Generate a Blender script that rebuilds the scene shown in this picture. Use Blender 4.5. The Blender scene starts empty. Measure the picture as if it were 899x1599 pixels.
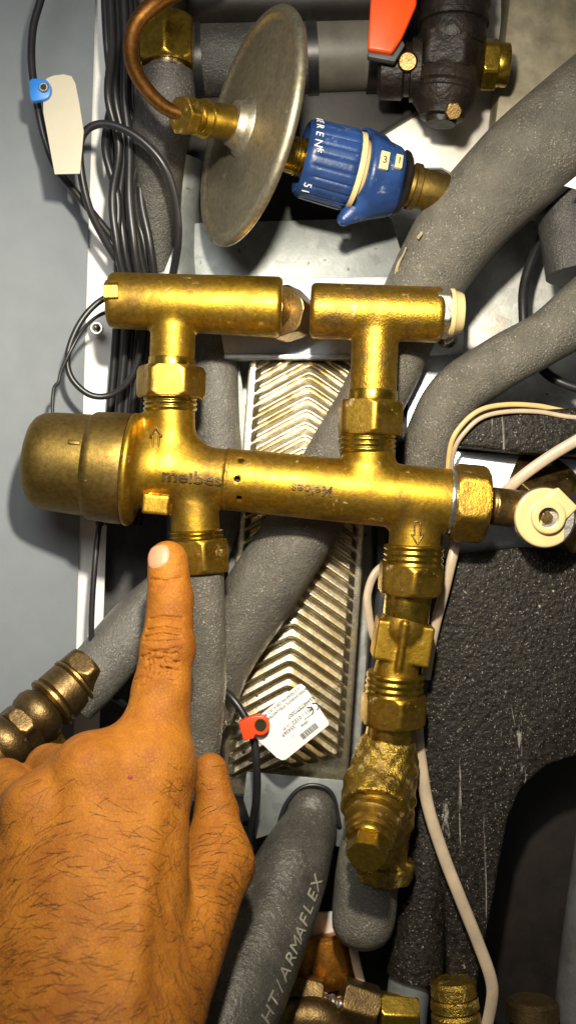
import bpy, bmesh, math, random
import numpy as np
from mathutils import Vector, Matrix
random.seed(7); np.random.seed(7)
S = 0.0003          # metres per photo pixel at the plane of the mixing valve
D = 1600.0          # camera distance to that plane, in the same pixels
sc = bpy.context.scene
COL = sc.collection

def k(d): return (D + d) / D
def P(x, y, d=0.0): return Vector(((x - 449.5) * k(d), d, (799.5 - y) * k(d)))
def A3(v): return np.array(v, dtype=float)

# ------------------------------------------------------------------ materials
def newmat(name):
    m = bpy.data.materials.new(name); m.use_nodes = True
    nt = m.node_tree; nt.nodes.clear()
    o = nt.nodes.new('ShaderNodeOutputMaterial'); b = nt.nodes.new('ShaderNodeBsdfPrincipled')
    nt.links.new(b.outputs[0], o.inputs[0])
    return m, nt, b
def coord(nt, sc3=(1, 1, 1)):
    t = nt.nodes.new('ShaderNodeTexCoord'); mp = nt.nodes.new('ShaderNodeMapping')
    mp.inputs['Scale'].default_value = sc3
    nt.links.new(t.outputs['Object'], mp.inputs[0]); return mp.outputs[0]
def noise(nt, vec, px, detail=4, rough=0.6, dist=0.0):
    n = nt.nodes.new('ShaderNodeTexNoise'); n.inputs['Scale'].default_value = 1 / (px * S)
    n.inputs['Detail'].default_value = detail; n.inputs['Roughness'].default_value = rough
    n.inputs['Distortion'].default_value = dist
    nt.links.new(vec, n.inputs['Vector']); return n.outputs['Fac']
def ramp(nt, fac, stops):
    r = nt.nodes.new('ShaderNodeValToRGB'); e = r.color_ramp.elements
    while len(e) < len(stops): e.new(0.5)
    for i, (p, c) in enumerate(stops):
        e[i].position = p
        e[i].color = (c, c, c, 1) if isinstance(c, (int, float)) else (*c, 1)
    nt.links.new(fac, r.inputs[0]); return r.outputs[0]
def mixc(nt, fac, a, b):
    m = nt.nodes.new('ShaderNodeMix'); m.data_type = 'RGBA'
    for s_, v in ((0, fac), (6, a), (7, b)):
        if isinstance(v, tuple): m.inputs[s_].default_value = (*v, 1)
        elif isinstance(v, (int, float)): m.inputs[s_].default_value = v
        else: nt.links.new(v, m.inputs[s_])
    return m.outputs[2]
def bump(nt, b, h, px, strength=1.0, prev=None):
    n = nt.nodes.new('ShaderNodeBump'); n.inputs['Distance'].default_value = px * S
    n.inputs['Strength'].default_value = strength
    nt.links.new(h, n.inputs['Height'])
    if prev is not None: nt.links.new(prev, n.inputs['Normal'])
    nt.links.new(n.outputs[0], b.inputs['Normal']); return n.outputs[0]

def brass(name, base, tarn, rough=0.33, amount=0.5, scale_spots=0.0, bpx=1.0, bst=0.4, lime=(0.62, 0.55, 0.42), big=60, lump=0.16):
    m, nt, b = newmat(name); v = coord(nt)
    n1 = noise(nt, v, big, 6, 0.65, 0.6); n2 = noise(nt, v, 7, 4)
    f = ramp(nt, n1, [(0.5 - amount * 0.28, 0.0), (0.5 + (1 - amount) * 0.3 + .02, 1.0)])
    c = mixc(nt, f, tarn, base)
    f2 = ramp(nt, n2, [(0.38, 0.72), (0.62, 1.0)])
    mul = nt.nodes.new('ShaderNodeMix'); mul.data_type = 'RGBA'; mul.blend_type = 'MULTIPLY'; mul.inputs[0].default_value = 1
    nt.links.new(c, mul.inputs[6]); nt.links.new(f2, mul.inputs[7]); c = mul.outputs[2]
    met = ramp(nt, n1, [(0.3, 0.85), (0.6, 1.0)])
    if scale_spots:
        n3 = noise(nt, v, 24, 8, 0.72, 0.3)
        s3 = ramp(nt, n3, [(0.68 - scale_spots * 0.18, 0.0), (0.76 - scale_spots * 0.15, 0.85)])
        c = mixc(nt, s3, c, lime)
        inv = nt.nodes.new('ShaderNodeMath'); inv.operation = 'SUBTRACT'; inv.inputs[0].default_value = 1
        nt.links.new(s3, inv.inputs[1])
        mm = nt.nodes.new('ShaderNodeMath'); mm.operation = 'MULTIPLY'
        nt.links.new(inv.outputs[0], mm.inputs[0]); nt.links.new(met, mm.inputs[1]); met = mm.outputs[0]
    nt.links.new(c, b.inputs['Base Color']); nt.links.new(met, b.inputs['Metallic'])
    rr = ramp(nt, n1, [(0.25, min(1, rough + 0.2)), (0.7, rough)])
    nt.links.new(rr, b.inputs['Roughness'])
    hb = noise(nt, v, 3.2, 3, 0.6); bb = bump(nt, b, hb, bpx, bst)
    hc = noise(nt, v, 26, 3, 0.5); bump(nt, b, hc, 2.0, lump, bb)
    return m
GOLD = (0.57, 0.345, 0.034); TARN = (0.15, 0.088, 0.022)
M = {}
M['brass'] = brass('cast_brass', GOLD, TARN, 0.38, 0.72, 0.36, 0.7, 0.35, (0.45, 0.36, 0.20), 75)
M['brass_spot'] = brass('spotted_cast_brass', (0.68, 0.41, 0.045), (0.17, 0.10, 0.028), 0.34, 0.6, 0.40, 1.4, 0.5, (0.45, 0.36, 0.20), 48)
M['brass_mach'] = brass('machined_brass', (0.72, 0.48, 0.06), (0.36, 0.23, 0.035), 0.18, 0.3, 0.1, 0.6, 0.3)
M['brass_nut'] = brass('nut_brass', (0.54, 0.33, 0.04), (0.22, 0.13, 0.028), 0.32, 0.6, 0.5, 0.7, 0.35, (0.46, 0.38, 0.24), 50)
M['brass_dull'] = brass('tarnished_brass', (0.27, 0.18, 0.045), (0.19, 0.125, 0.036), 0.42, 0.5, 0.05, 0.6, 0.3, big=110)
M['brass_lime'] = brass('scaled_brass', (0.56, 0.37, 0.045), (0.24, 0.15, 0.04), 0.28, 0.6, 0.75, 3.5, 0.6, (0.36, 0.27, 0.12), 34, 0.6)
M['bronze'] = brass('bronze', (0.40, 0.265, 0.09), (0.20, 0.13, 0.05), 0.30, 0.5, 0.2, 1.0, 0.4, (0.6, 0.5, 0.4), 30)
M['brass_dark'] = brass('dark_old_brass', (0.30, 0.20, 0.08), (0.10, 0.065, 0.03), 0.35, 0.6, 0.2, 1.5, 0.4)
M['copper'] = brass('brown_copper', (0.36, 0.155, 0.035), (0.20, 0.085, 0.022), 0.32, 0.6, 0, 0.8, 0.2)
M['steel'] = brass('stainless_steel', (0.66, 0.60, 0.45), (0.30, 0.26, 0.17), 0.40, 0.5, 0.12, 0.6, 0.25, (0.6, 0.58, 0.52), 90)
M['chrome'] = brass('nickel_steel', (0.75, 0.72, 0.66), (0.5, 0.46, 0.4), 0.2, 0.4, 0.0, 0.6, 0.25)
M['plate'] = brass('pressed_steel', (0.95, 0.89, 0.72), (0.42, 0.34, 0.18), 0.24, 0.45, 0.08, 0.8, 0.4, (0.6, 0.55, 0.45), 70)

def galv(name, c1, c2, rough=0.45, metal=0.75, spots=True):
    m, nt, b = newmat(name); v = coord(nt)
    vo = nt.nodes.new('ShaderNodeTexVoronoi'); vo.inputs['Scale'].default_value = 1 / (14 * S); nt.links.new(v, vo.inputs['Vector'])
    bw = nt.nodes.new('ShaderNodeRGBToBW'); nt.links.new(vo.outputs['Color'], bw.inputs[0])
    n = noise(nt, v, 60, 5)
    mx = nt.nodes.new('ShaderNodeMath'); mx.operation = 'MULTIPLY_ADD'; mx.inputs[1].default_value = 0.35
    nt.links.new(bw.outputs[0], mx.inputs[0]); nt.links.new(n, mx.inputs[2])
    c = mixc(nt, ramp(nt, mx.outputs[0], [(0.45, 0.0), (0.9, 1.0)]), c1, c2)
    if spots:
        n2 = noise(nt, v, 17, 2, 0.4); c = mixc(nt, ramp(nt, n2, [(0.73, 0.0), (0.755, 0.8)]), c, (0.12, 0.10, 0.08))
        n3 = noise(nt, v, 130, 4); c = mixc(nt, ramp(nt, n3, [(0.6, 0.0), (0.72, 0.55)]), c, (0.42, 0.27, 0.12))
    nt.links.new(c, b.inputs['Base Color']); b.inputs['Metallic'].default_value = metal
    b.inputs['Roughness'].default_value = rough
    bump(nt, b, noise(nt, v, 5, 4), 0.8, 0.3)
    return m
M['galv'] = galv('galvanised_steel', (0.44, 0.45, 0.43), (0.66, 0.67, 0.64))
M['galv_dark'] = galv('dull_zinc_plate', (0.20, 0.22, 0.22), (0.30, 0.32, 0.32), 0.5, 0.5, True)
M['galv_blue'] = galv('zinc_plate', (0.50, 0.54, 0.58), (0.66, 0.70, 0.74), 0.4, 0.7, False)

def plain(name, col, rough=0.5, metal=0.0, bpx=0.8, bsz=6, bst=0.25, var=0.15, spec=0.5, dirt=None):
    m, nt, b = newmat(name); v = coord(nt); n = noise(nt, v, 50, 6, 0.6)
    lo = tuple(c * (1 - var) for c in col); hi = tuple(min(1, c * (1 + var)) for c in col)
    c = mixc(nt, ramp(nt, n, [(0.35, 0.0), (0.65, 1.0)]), lo, hi)
    if dirt:
        c = mixc(nt, ramp(nt, noise(nt, v, 20, 8, 0.75), [(0.60, 0.0), (0.72, 0.7)]), c, dirt)
    nt.links.new(c, b.inputs['Base Color']); b.inputs['Roughness'].default_value = rough
    b.inputs['Metallic'].default_value = metal; b.inputs['Specular IOR Level'].default_value = spec
    if bst: bump(nt, b, noise(nt, v, bsz, 3), bpx, bst)
    return m
M['panel'] = plain('grey_painted_steel', (0.225, 0.25, 0.275), 0.38, 0, 0.25, 3, 0.3, 0.04, 0.5, None)
M['white_paint'] = plain('white_painted_steel', (0.86, 0.87, 0.85), 0.4, 0, 0.3, 4, 0.2, 0.04)
M['black_rubber'] = plain('black_rubber', (0.016, 0.016, 0.018), 0.36, 0, 0.4, 5, 0.2, 0.25)
M['black_plastic'] = plain('black_plastic', (0.011, 0.008, 0.006), 0.5, 0, 0.6, 9, 0.3, 0.4, 0.5, (0.035, 0.026, 0.018))
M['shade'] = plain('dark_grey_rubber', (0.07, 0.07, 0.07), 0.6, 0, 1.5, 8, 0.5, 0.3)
M['cream'] = plain('cream_plastic', (0.66, 0.51, 0.24), 0.32, 0, 0.4, 8, 0.2, 0.06)
M['cable_cream'] = plain('cream_cable_sheath', (0.46, 0.36, 0.25), 0.42, 0, 0.6, 12, 0.3, 0.15, 0.5, (0.34, 0.25, 0.14))
M['cable_old'] = plain('yellowed_cable', (0.62, 0.42, 0.17), 0.45, 0, 0.6, 12, 0.3, 0.15)
M['blue'] = plain('blue_plastic', (0.014, 0.045, 0.155), 0.38, 0, 1.2, 7, 0.4, 0.3, 0.5, (0.38, 0.40, 0.42))
M['blue_clip'] = plain('light_blue_plastic', (0.03, 0.20, 0.62), 0.35)
M['orange'] = plain('orange_red_plastic', (0.85, 0.085, 0.008), 0.4, 0, 0.4, 8, 0.2, 0.05)
M['red_clip'] = plain('red_plastic', (0.80, 0.07, 0.015), 0.35)
M['paper'] = plain('white_label_card', (0.84, 0.83, 0.80), 0.35, 0, 0.2, 10, 0.1, 0.02)
M['tag'] = plain('ivory_tag_card', (0.46, 0.42, 0.32), 0.5, 0, 0.2, 10, 0.1, 0.03)
M['ink'] = plain('black_ink', (0.03, 0.03, 0.03), 0.6, 0, 0, 5, 0, 0.1)
M['white_ink'] = plain('white_print', (0.72, 0.74, 0.76), 0.5, 0, 0, 5, 0, 0.2)
M['pipe_ink'] = plain('worn_grey_print', (0.30, 0.28, 0.22), 0.6, 0, 0, 5, 0, 0.3)
M['hole'] = plain('black_hole', (0.01, 0.009, 0.007), 0.7, 0, 0, 5, 0, 0.1)
M['white_plastic'] = plain('white_plastic', (0.8, 0.79, 0.75), 0.4)
M['pale_grey'] = plain('grey_sleeve', (0.11, 0.10, 0.08), 0.5, 0, 1.0, 9, 0.3, 0.2)
M['grimy'] = plain('grimy_black_plastic', (0.014, 0.009, 0.006), 0.5, 0, 5.0, 16, 0.6, 0.6, 0.4, (0.07, 0.045, 0.025))
M['rusty'] = plain('stained_grey_metal', (0.26, 0.225, 0.15), 0.5, 0.2, 1.0, 9, 0.3, 0.35, 0.4, (0.30, 0.15, 0.05))
M['glue'] = plain('yellowish_glue', (0.34, 0.29, 0.18), 0.25, 0, 2, 5, 0.4, 0.2)
M['grey_tube'] = plain('grey_plastic_tube', (0.13, 0.12, 0.11), 0.45, 0, 1.0, 9, 0.3, 0.2)

def foam(name, c1, c2, dark=False, bst=1.0, grain=4.2):
    m, nt, b = newmat(name); v = coord(nt)
    n = noise(nt, v, 45, 6, 0.6); ng = noise(nt, v, grain, 4, 0.7)
    c = mixc(nt, ramp(nt, n, [(0.3, 0.0), (0.7, 1.0)]), c1, c2)
    sp = ramp(nt, ng, [(0.60, 0.0), (0.70, 0.32)])
    c = mixc(nt, sp, c, tuple(min(1, x * 2.1) for x in c2))
    nf = noise(nt, v, 2.4, 2, 0.5)
    pm = nt.nodes.new('ShaderNodeMath'); pm.operation = 'MULTIPLY'
    nt.links.new(ramp(nt, nf, [(0.60, 0.0), (0.70, 0.9)]), pm.inputs[0]); nt.links.new(ramp(nt, noise(nt, v, 38, 4, 0.65), [(0.40, 0.08), (0.62, 1.0)]), pm.inputs[1])
    c = mixc(nt, pm.outputs[0], c, tuple(min(1, x * 3.4) for x in c2))  # small bright flecks: sparkle of the foam grain painted as colour
    c = mixc(nt, ramp(nt, nf, [(0.30, 0.7), (0.37, 0.0)]), c, tuple(x * 0.45 for x in c1))
    n2 = noise(nt, v, 70, 10, 0.8, 0.4)
    c = mixc(nt, ramp(nt, n2, [(0.66, 0.0), (0.72, 0.6)]), c, (0.30, 0.24, 0.14))
    nt.links.new(c, b.inputs['Base Color'])
    b.inputs['Roughness'].default_value = 0.36; b.inputs['Specular IOR Level'].default_value = 0.5
    b1 = bump(nt, b, ng, 4.0, bst); bump(nt, b, noise(nt, v, 30, 3), 4, 0.3, b1)
    return m
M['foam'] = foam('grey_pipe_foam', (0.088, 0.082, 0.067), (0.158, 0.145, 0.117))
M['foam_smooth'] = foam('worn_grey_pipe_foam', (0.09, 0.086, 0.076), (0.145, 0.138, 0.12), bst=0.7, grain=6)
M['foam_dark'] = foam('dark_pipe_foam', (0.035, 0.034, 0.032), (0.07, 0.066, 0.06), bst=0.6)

def blockmat():
    m, nt, b = newmat('black_expanded_foam'); v = coord(nt)
    ng = noise(nt, v, 9, 5, 0.7)
    c = mixc(nt, ramp(nt, ng, [(0.35, 0.0), (0.7, 1.0)]), (0.007, 0.006, 0.005), (0.030, 0.026, 0.020))
    vs = coord(nt, (1, 1, 0.12)); ns = noise(nt, vs, 26, 6, 0.7, 0.8)
    c = mixc(nt, ramp(nt, ns, [(0.635, 0.0), (0.68, 0.6)]), c, (0.40, 0.38, 0.33))
    n2 = noise(nt, v, 11, 4, 0.6); c = mixc(nt, ramp(nt, n2, [(0.67, 0.0), (0.72, 0.8)]), c, (0.42, 0.38, 0.30))
    nf = noise(nt, v, 3.0, 2, 0.5); c = mixc(nt, ramp(nt, nf, [(0.66, 0.0), (0.71, 0.8)]), c, (0.30, 0.27, 0.22))  # fine bright points paint the sparkle of the bumps into the colour
    nt.links.new(c, b.inputs['Base Color']); b.inputs['Roughness'].default_value = 0.45; b.inputs['Specular IOR Level'].default_value = 0.18
    vo = nt.nodes.new('ShaderNodeTexVoronoi'); vo.inputs['Scale'].default_value = 1 / (8 * S); nt.links.new(v, vo.inputs['Vector'])
    b1 = bump(nt, b, vo.outputs['Distance'], 3.0, 0.45); bump(nt, b, noise(nt, v, 4, 3, 0.6), 2.5, 0.7, b1)
    return m
M['block'] = blockmat()

def skinmat():
    m, nt, b = newmat('skin'); v = coord(nt)
    n = noise(nt, v, 60, 6, 0.6); n2 = noise(nt, v, 16, 5, 0.7)
    c = mixc(nt, ramp(nt, n, [(0.3, 0.0), (0.7, 1.0)]), (0.26, 0.082, 0.006), (0.44, 0.165, 0.014))
    c = mixc(nt, ramp(nt, n2, [(0.50, 0.0), (0.75, 0.6)]), c, (0.27, 0.060, 0.012))
    nt.links.new(c, b.inputs['Base Color']); b.inputs['Roughness'].default_value = 0.62; b.inputs['Specular IOR Level'].default_value = 0.3
    b.inputs['Subsurface Weight'].default_value = 0.07; b.inputs['Subsurface Scale'].default_value = 0.0015
    b.inputs['Subsurface Radius'].default_value = (1.0, 0.35, 0.15)
    vo = nt.nodes.new('ShaderNodeTexVoronoi'); vo.feature = 'DISTANCE_TO_EDGE'; vo.inputs['Scale'].default_value = 1 / (5.5 * S); nt.links.new(v, vo.inputs['Vector'])
    b1 = bump(nt, b, ramp(nt, vo.outputs['Distance'], [(0.0, 0.0), (0.12, 1.0)]), 0.9, 0.5)
    b2 = bump(nt, b, noise(nt, v, 6, 4, 0.7), 1.8, 0.5, b1)
    bump(nt, b, noise(nt, coord(nt, (0.6, 1, 1.0)), 34, 5, 0.65, 0.6), 7.0, 0.5, b2)
    return m
M['skin'] = skinmat()
M['nail'] = plain('fingernail', (0.66, 0.30, 0.17), 0.45, 0, 0.3, 20, 0.2, 0.04)
M['hair'] = plain('dark_brown_hair', (0.10, 0.045, 0.012), 0.5, 0, 0, 5, 0, 0.1)

# ------------------------------------------------------------------ object helpers
def tag(o, label=None, cat=None, group=None, kind=None):
    if label: o['label'] = label
    if cat: o['category'] = cat
    if group: o['group'] = group
    if kind: o['kind'] = kind
    return o
def empty(name, at, label, cat, group=None):
    o = bpy.data.objects.new(name, None); COL.objects.link(o); o.location = at * S
    o.empty_display_size = 0.005
    return tag(o, label, cat, group)
def wloc(o):
    v = Vector(o.location)
    while o.parent: o = o.parent; v += o.location
    return v
def mk(name, geo, mat, parent=None, ang=35):
    """geo = (verts in px space, faces); one mesh object"""
    V, F = geo; V = np.asarray(V, dtype=float) * S
    c = V.mean(0)
    base = wloc(parent) if parent else Vector((0, 0, 0))
    me = bpy.data.meshes.new(name)
    me.from_pydata((V - c).tolist(), [], [list(map(int, f)) for f in F])
    me.update()
    if mat: me.materials.append(M[mat] if isinstance(mat, str) else mat)
    me.polygons.foreach_set('use_smooth', [True] * len(me.polygons))
    if ang: me.set_sharp_from_angle(angle=math.radians(ang))
    o = bpy.data.objects.new(name, me); COL.objects.link(o)
    o.location = Vector(c) - base
    if parent: o.parent = parent
    return o
def merge(*gs):
    V = []; F = []; n = 0
    for v, f in gs:
        v = np.asarray(v, float); V.append(v); F += [[i + n for i in q] for q in f]; n += len(v)
    return np.vstack(V), F
def frame(u, hint=Vector((0, -1, 0))):
    u = u.normalized(); a = hint - u * hint.dot(u)
    if a.length < 1e-3: a = Vector((0, 0, 1)) - u * u.z
    a.normalize(); b = u.cross(a); return u, a, b
def lathe(A, B, prof, seg=64, rf=None, caps=True, hint=Vector((0, -1, 0))):
    """revolve: prof = [(t along A->B in px from A, radius)]; theta 0 faces the camera"""
    u, a, b = frame(B - A, hint); V = []; F = []
    for (t, r) in prof:
        for i in range(seg):
            th = 2 * math.pi * i / seg
            q = rf(t, r, th) if rf else r
            V.append(A + u * t + (a * math.cos(th) + b * math.sin(th)) * q)
    n = len(prof)
    for j in range(n - 1):
        for i in range(seg):
            i2 = (i + 1) % seg
            F.append([j * seg + i, j * seg + i2, (j + 1) * seg + i2, (j + 1) * seg + i])
    if caps:
        F.append(list(range(seg))[::-1]); F.append([(n - 1) * seg + i for i in range(seg)])
    return [tuple(v) for v in V], F
def L(A, B): return (B - A).length
def rod(A, B, r, rd=2, seg=64, r2=None):
    l = L(A, B); r2 = r if r2 is None else r2
    return lathe(A, B, [(0, r - rd), (rd * .3, r - rd * .3), (rd, r), (l - rd, r2), (l - rd * .3, r2 - rd * .3), (l, r2 - rd)], seg)
def threads(A, B, r, n, dep=2.4, seg=64):
    l = L(A, B); p = []
    for i in range(n):
        t0 = l * i / n; w = l / n
        p += [(t0, r - dep), (t0 + w * .3, r), (t0 + w * .62, r), (t0 + w * .92, r - dep)]
    p.append((l, r - dep)); return lathe(A, B, p, seg)
def nut(A, B, ap, roll=0.0, hole=0.0, seg=96, ch=None):
    """hexagon nut with chamfered corners; roll 0 = a corner faces the camera"""
    l = L(A, B); ch = ch or ap * 0.16; R0 = ap / math.cos(math.pi / 6)
    def rf(t, r, th):
        x = (th + roll) % (math.pi / 3) - math.pi / 6
        h = ap / math.cos(x); h = min(h, R0 * 0.975)
        lim = R0 * 0.985 - max(0, ch - min(t, l - t)) * 0.62
        h = min(h, lim + 0 * r)
        if min(t, l - t) < 0.8: h -= 1.2
        return h * r
    ts = [0, .8, ch * .25, ch * .5, ch * .75, ch]; ts = ts + [l - t for t in ts[::-1]]
    pr = [(t, 1) for t in ts]
    if hole:
        g = lathe(A, B, pr, seg, rf, caps=False)
        V, F = g; V = list(V); u, a, b = frame(B - A); n = len(pr)
        for t in (0, l):
            for i in range(seg):
                th = 2 * math.pi * i / seg
                V.append(tuple(A + u * t + (a * math.cos(th) + b * math.sin(th)) * hole))
        o = n * seg
        for i in range(seg):
            j = (i + 1) % seg
            F.append([i, o + i, o + j, j][::1]); F.append([(n - 1) * seg + i, (n - 1) * seg + j, o + seg + j, o + seg + i])
            F.append([o + i, o + seg + i, o + seg + j, o + j])
        return V, F
    return lathe(A, B, pr, seg, rf)
def spline(pts, n=10):
    """Catmull-Rom through rows of numbers"""
    p = [np.array(q, float) for q in pts]; p = [2 * p[0] - p[1]] + p + [2 * p[-1] - p[-2]]; out = []
    for i in range(1, len(p) - 2):
        for j in range(n):
            t = j / n
            out.append(0.5 * ((2 * p[i]) + (-p[i-1] + p[i+1]) * t + (2*p[i-1] - 5*p[i] + 4*p[i+1] - p[i+2]) * t*t + (-p[i-1] + 3*p[i] - 3*p[i+1] + p[i+2]) * t**3))
    out.append(p[-2]); return out
def tube(pts, r=None, seg=28, n=10, flat=1.0, wob=0.0, rend=0):
    """pts rows (x, y, d[, r apparent px]); swept round tube with filled ends"""
    rows = [tuple(q) + ((r,) if len(q) == 3 else ()) for q in pts]
    sp = spline(rows, n); C = [P(q[0], q[1], q[2]) for q in sp]; R = [q[3] * k(q[2]) for q in sp]
    if rend:  # rounded ends
        for s_ in (0, -1):
            c0 = C[s_]; d = (c0 - C[1 if s_ == 0 else -2]).normalized(); r0 = R[s_]
            add = [(c0 + d * rend * r0 * math.sin(a), r0 * math.cos(a)) for a in (0.35, 0.7, 1.0, 1.25, 1.45)]
            if s_ == 0: C = [a[0] for a in add[::-1]] + C; R = [a[1] for a in add[::-1]] + R
            else: C += [a[0] for a in add]; R += [a[1] for a in add]
    V = []; F = []; up = None; ph = random.random() * 9
    for i, c in enumerate(C):
        t = (C[min(i + 1, len(C) - 1)] - C[max(i - 1, 0)]).normalized()
        if up is None: _, up, _ = frame(t)
        up = (up - t * up.dot(t)).normalized(); w = t.cross(up)
        for j in range(seg):
            a = 2 * math.pi * j / seg
            rr = R[i] * (1 + wob * (math.sin(3 * a + i * .31 + ph) * .5 + math.sin(2 * a - i * .17 + ph) * .6 + math.sin(i * .45 + ph) * .5))
            V.append(tuple(c + up * math.cos(a) * rr * flat + w * math.sin(a) * rr))
    m = len(C)
    for i in range(m - 1):
        for j in range(seg):
            j2 = (j + 1) % seg; F.append([i*seg+j, i*seg+j2, (i+1)*seg+j2, (i+1)*seg+j])
    F.append(list(range(seg))[::-1]); F.append([(m-1)*seg+j for j in range(seg)])
    return V, F
def prism(poly, d0, d1, bev=0, seg=2):
    """outline (x, y[, own depth offset]) in photo px at depth d0, extruded back to d1"""
    bm = bmesh.new()
    n = len(poly); a = [bm.verts.new(P(q[0], q[1], d0 + (q[2] if len(q) > 2 else 0))) for q in poly]
    e = []
    for v in a:
        co = v.co.copy(); co.y = d1; e.append(bm.verts.new(co))
    bm.faces.new(a); bm.faces.new(e[::-1])
    for i in range(n): bm.faces.new([a[i], e[i], e[(i+1) % n], a[(i+1) % n]])
    bmesh.ops.recalc_face_normals(bm, faces=bm.faces)
    if bev: bmesh.ops.bevel(bm, geom=bm.edges[:], offset=bev, segments=seg, affect='EDGES', profile=0.5, clamp_overlap=True)
    bm.verts.index_update(); V = [tuple(v.co) for v in bm.verts]; F = [[v.index for v in f.verts] for f in bm.faces]; bm.free()
    return V, F
def obox(c, ux, uy, uz, hx, hy, hz, bev=0):
    bm = bmesh.new(); bmesh.ops.create_cube(bm, size=2)
    for v in bm.verts: v.co = c + ux * v.co.x * hx + uy * v.co.y * hy + uz * v.co.z * hz
    bmesh.ops.recalc_face_normals(bm, faces=bm.faces)
    if bev: bmesh.ops.bevel(bm, geom=bm.edges[:], offset=bev, segments=2, affect='EDGES', profile=0.5)
    bm.verts.index_update(); V = [tuple(v.co) for v in bm.verts]; F = [[v.index for v in f.verts] for f in bm.faces]; bm.free()
    return V, F

# ------------------------------------------------------------------ signed distance helpers + surface nets
def _n(v): return np.sqrt((v * v).sum(-1))
def f_cyl(p, A, B, r, rd=0.0, r2=None):
    A = A3(A).astype(np.float32); B = A3(B).astype(np.float32); ln = np.linalg.norm(B - A); u = (B - A) / ln
    q = p - A; t = q @ u; rad = _n(q - t[..., None] * u)
    rr = r if r2 is None else r + (r2 - r) * np.clip(t / ln, 0, 1)
    a = rad - rr + rd; b = np.abs(t - ln / 2) - ln / 2 + rd
    return np.minimum(np.maximum(a, b), 0) + np.sqrt(np.maximum(a, 0) ** 2 + np.maximum(b, 0) ** 2) - rd
def f_cap(p, A, B, r1, r2, sq=None):
    A = A3(A).astype(np.float32); B = A3(B).astype(np.float32); ba = B - A
    q = p - A; h = np.clip((q @ ba) / (ba @ ba), 0, 1)
    v = q - h[..., None] * ba
    if sq is not None:
        n_ = np.array(sq[0], np.float32); n_ /= np.linalg.norm(n_); v = v + (v @ n_)[..., None] * n_ * (1 / sq[1] - 1)
    return _n(v) - (r1 + (r2 - r1) * h)
def f_sph(p, C, r): return _n(p - A3(C).astype(np.float32)) - r
def f_box(p, C, ax, hs, rd=0.0):
    q = p - A3(C).astype(np.float32)
    d = np.stack([np.abs(q @ A3(a).astype(np.float32)) - h + rd for a, h in zip(ax, hs)], -1)
    return np.minimum(d.max(-1), 0) + _n(np.maximum(d, 0)) - rd
def smin(a, b, kk):
    h = np.clip(0.5 + 0.5 * (b - a) / kk, 0, 1); return b * (1 - h) + a * h - kk * h * (1 - h)
def smax(a, b, kk): return -smin(-a, -b, kk)
def snet(f, lo, hi, h, its=5):
    lo = np.array(lo, float); n = np.ceil((np.array(hi) - lo) / h).astype(int) + 1
    ax = [lo[i] + h * np.arange(n[i]) for i in range(3)]
    G = np.empty(n, np.float32)
    B = 5
    cs = [lo[i] + h * (B * np.arange((n[i] + B - 1) // B) + (B - 1) / 2) for i in range(3)]
    cp = np.stack(np.meshgrid(*cs, indexing='ij'), -1).astype(np.float32)
    cg = f(cp.reshape(-1, 3)).reshape(cp.shape[:3])
    G = np.repeat(np.repeat(np.repeat(cg, B, 0), B, 1), B, 2)[:n[0], :n[1], :n[2]].copy()
    near = np.argwhere(np.abs(G) < h * B * 1.05)
    lo32 = lo.astype(np.float32)
    for i in range(0, len(near), 400000):
        q = near[i:i+400000]; G[tuple(q.T)] = f((lo32 + q * h).astype(np.float32))
    I = G < 0
    c = np.zeros(n - 1, np.int8)
    for a in (0, 1):
        for b in (0, 1):
            for d in (0, 1): c += I[a:n[0]-1+a, b:n[1]-1+b, d:n[2]-1+d]
    act = (c > 0) & (c < 8); idx = -np.ones(n - 1, np.int64); ijk = np.argwhere(act); idx[act] = np.arange(len(ijk))
    V = (lo + (ijk + 0.5) * h).astype(np.float32)
    def grad(V, e):
        g = np.empty_like(V)
        for a in range(3):
            dv = np.zeros(3, np.float32); dv[a] = e; g[:, a] = (f(V + dv) - f(V - dv)) / (2 * e)
        return g
    for it in range(its):
        g = grad(V, h * 0.35); st = f(V) / np.maximum((g * g).sum(1), 0.25)
        V = V - np.clip(st, -h, h)[:, None] * g * 0.9
    F = []
    for a in range(3):
        b, d = (a + 1) % 3, (a + 2) % 3
        sl0 = [slice(None)] * 3; sl1 = [slice(None)] * 3; sl0[a] = slice(0, n[a]-1); sl1[a] = slice(1, n[a])
        cr = I[tuple(sl0)] != I[tuple(sl1)]; e = np.argwhere(cr)
        e = e[(e[:, b] > 0) & (e[:, d] > 0) & (e[:, b] < n[b]-1) & (e[:, d] < n[d]-1)]
        ob = np.zeros(3, int); od = np.zeros(3, int); ob[b] = 1; od[d] = 1
        q = [idx[tuple((e - x).T)] for x in (ob + od, od, 0 * od, ob)]
        q = np.stack(q, 1); ins = I[tuple(e.T)]
        q[~ins] = q[~ins][:, ::-1]; F.append(q)
    F = np.vstack(F)
    return V, F[(F >= 0).all(1)]

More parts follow.
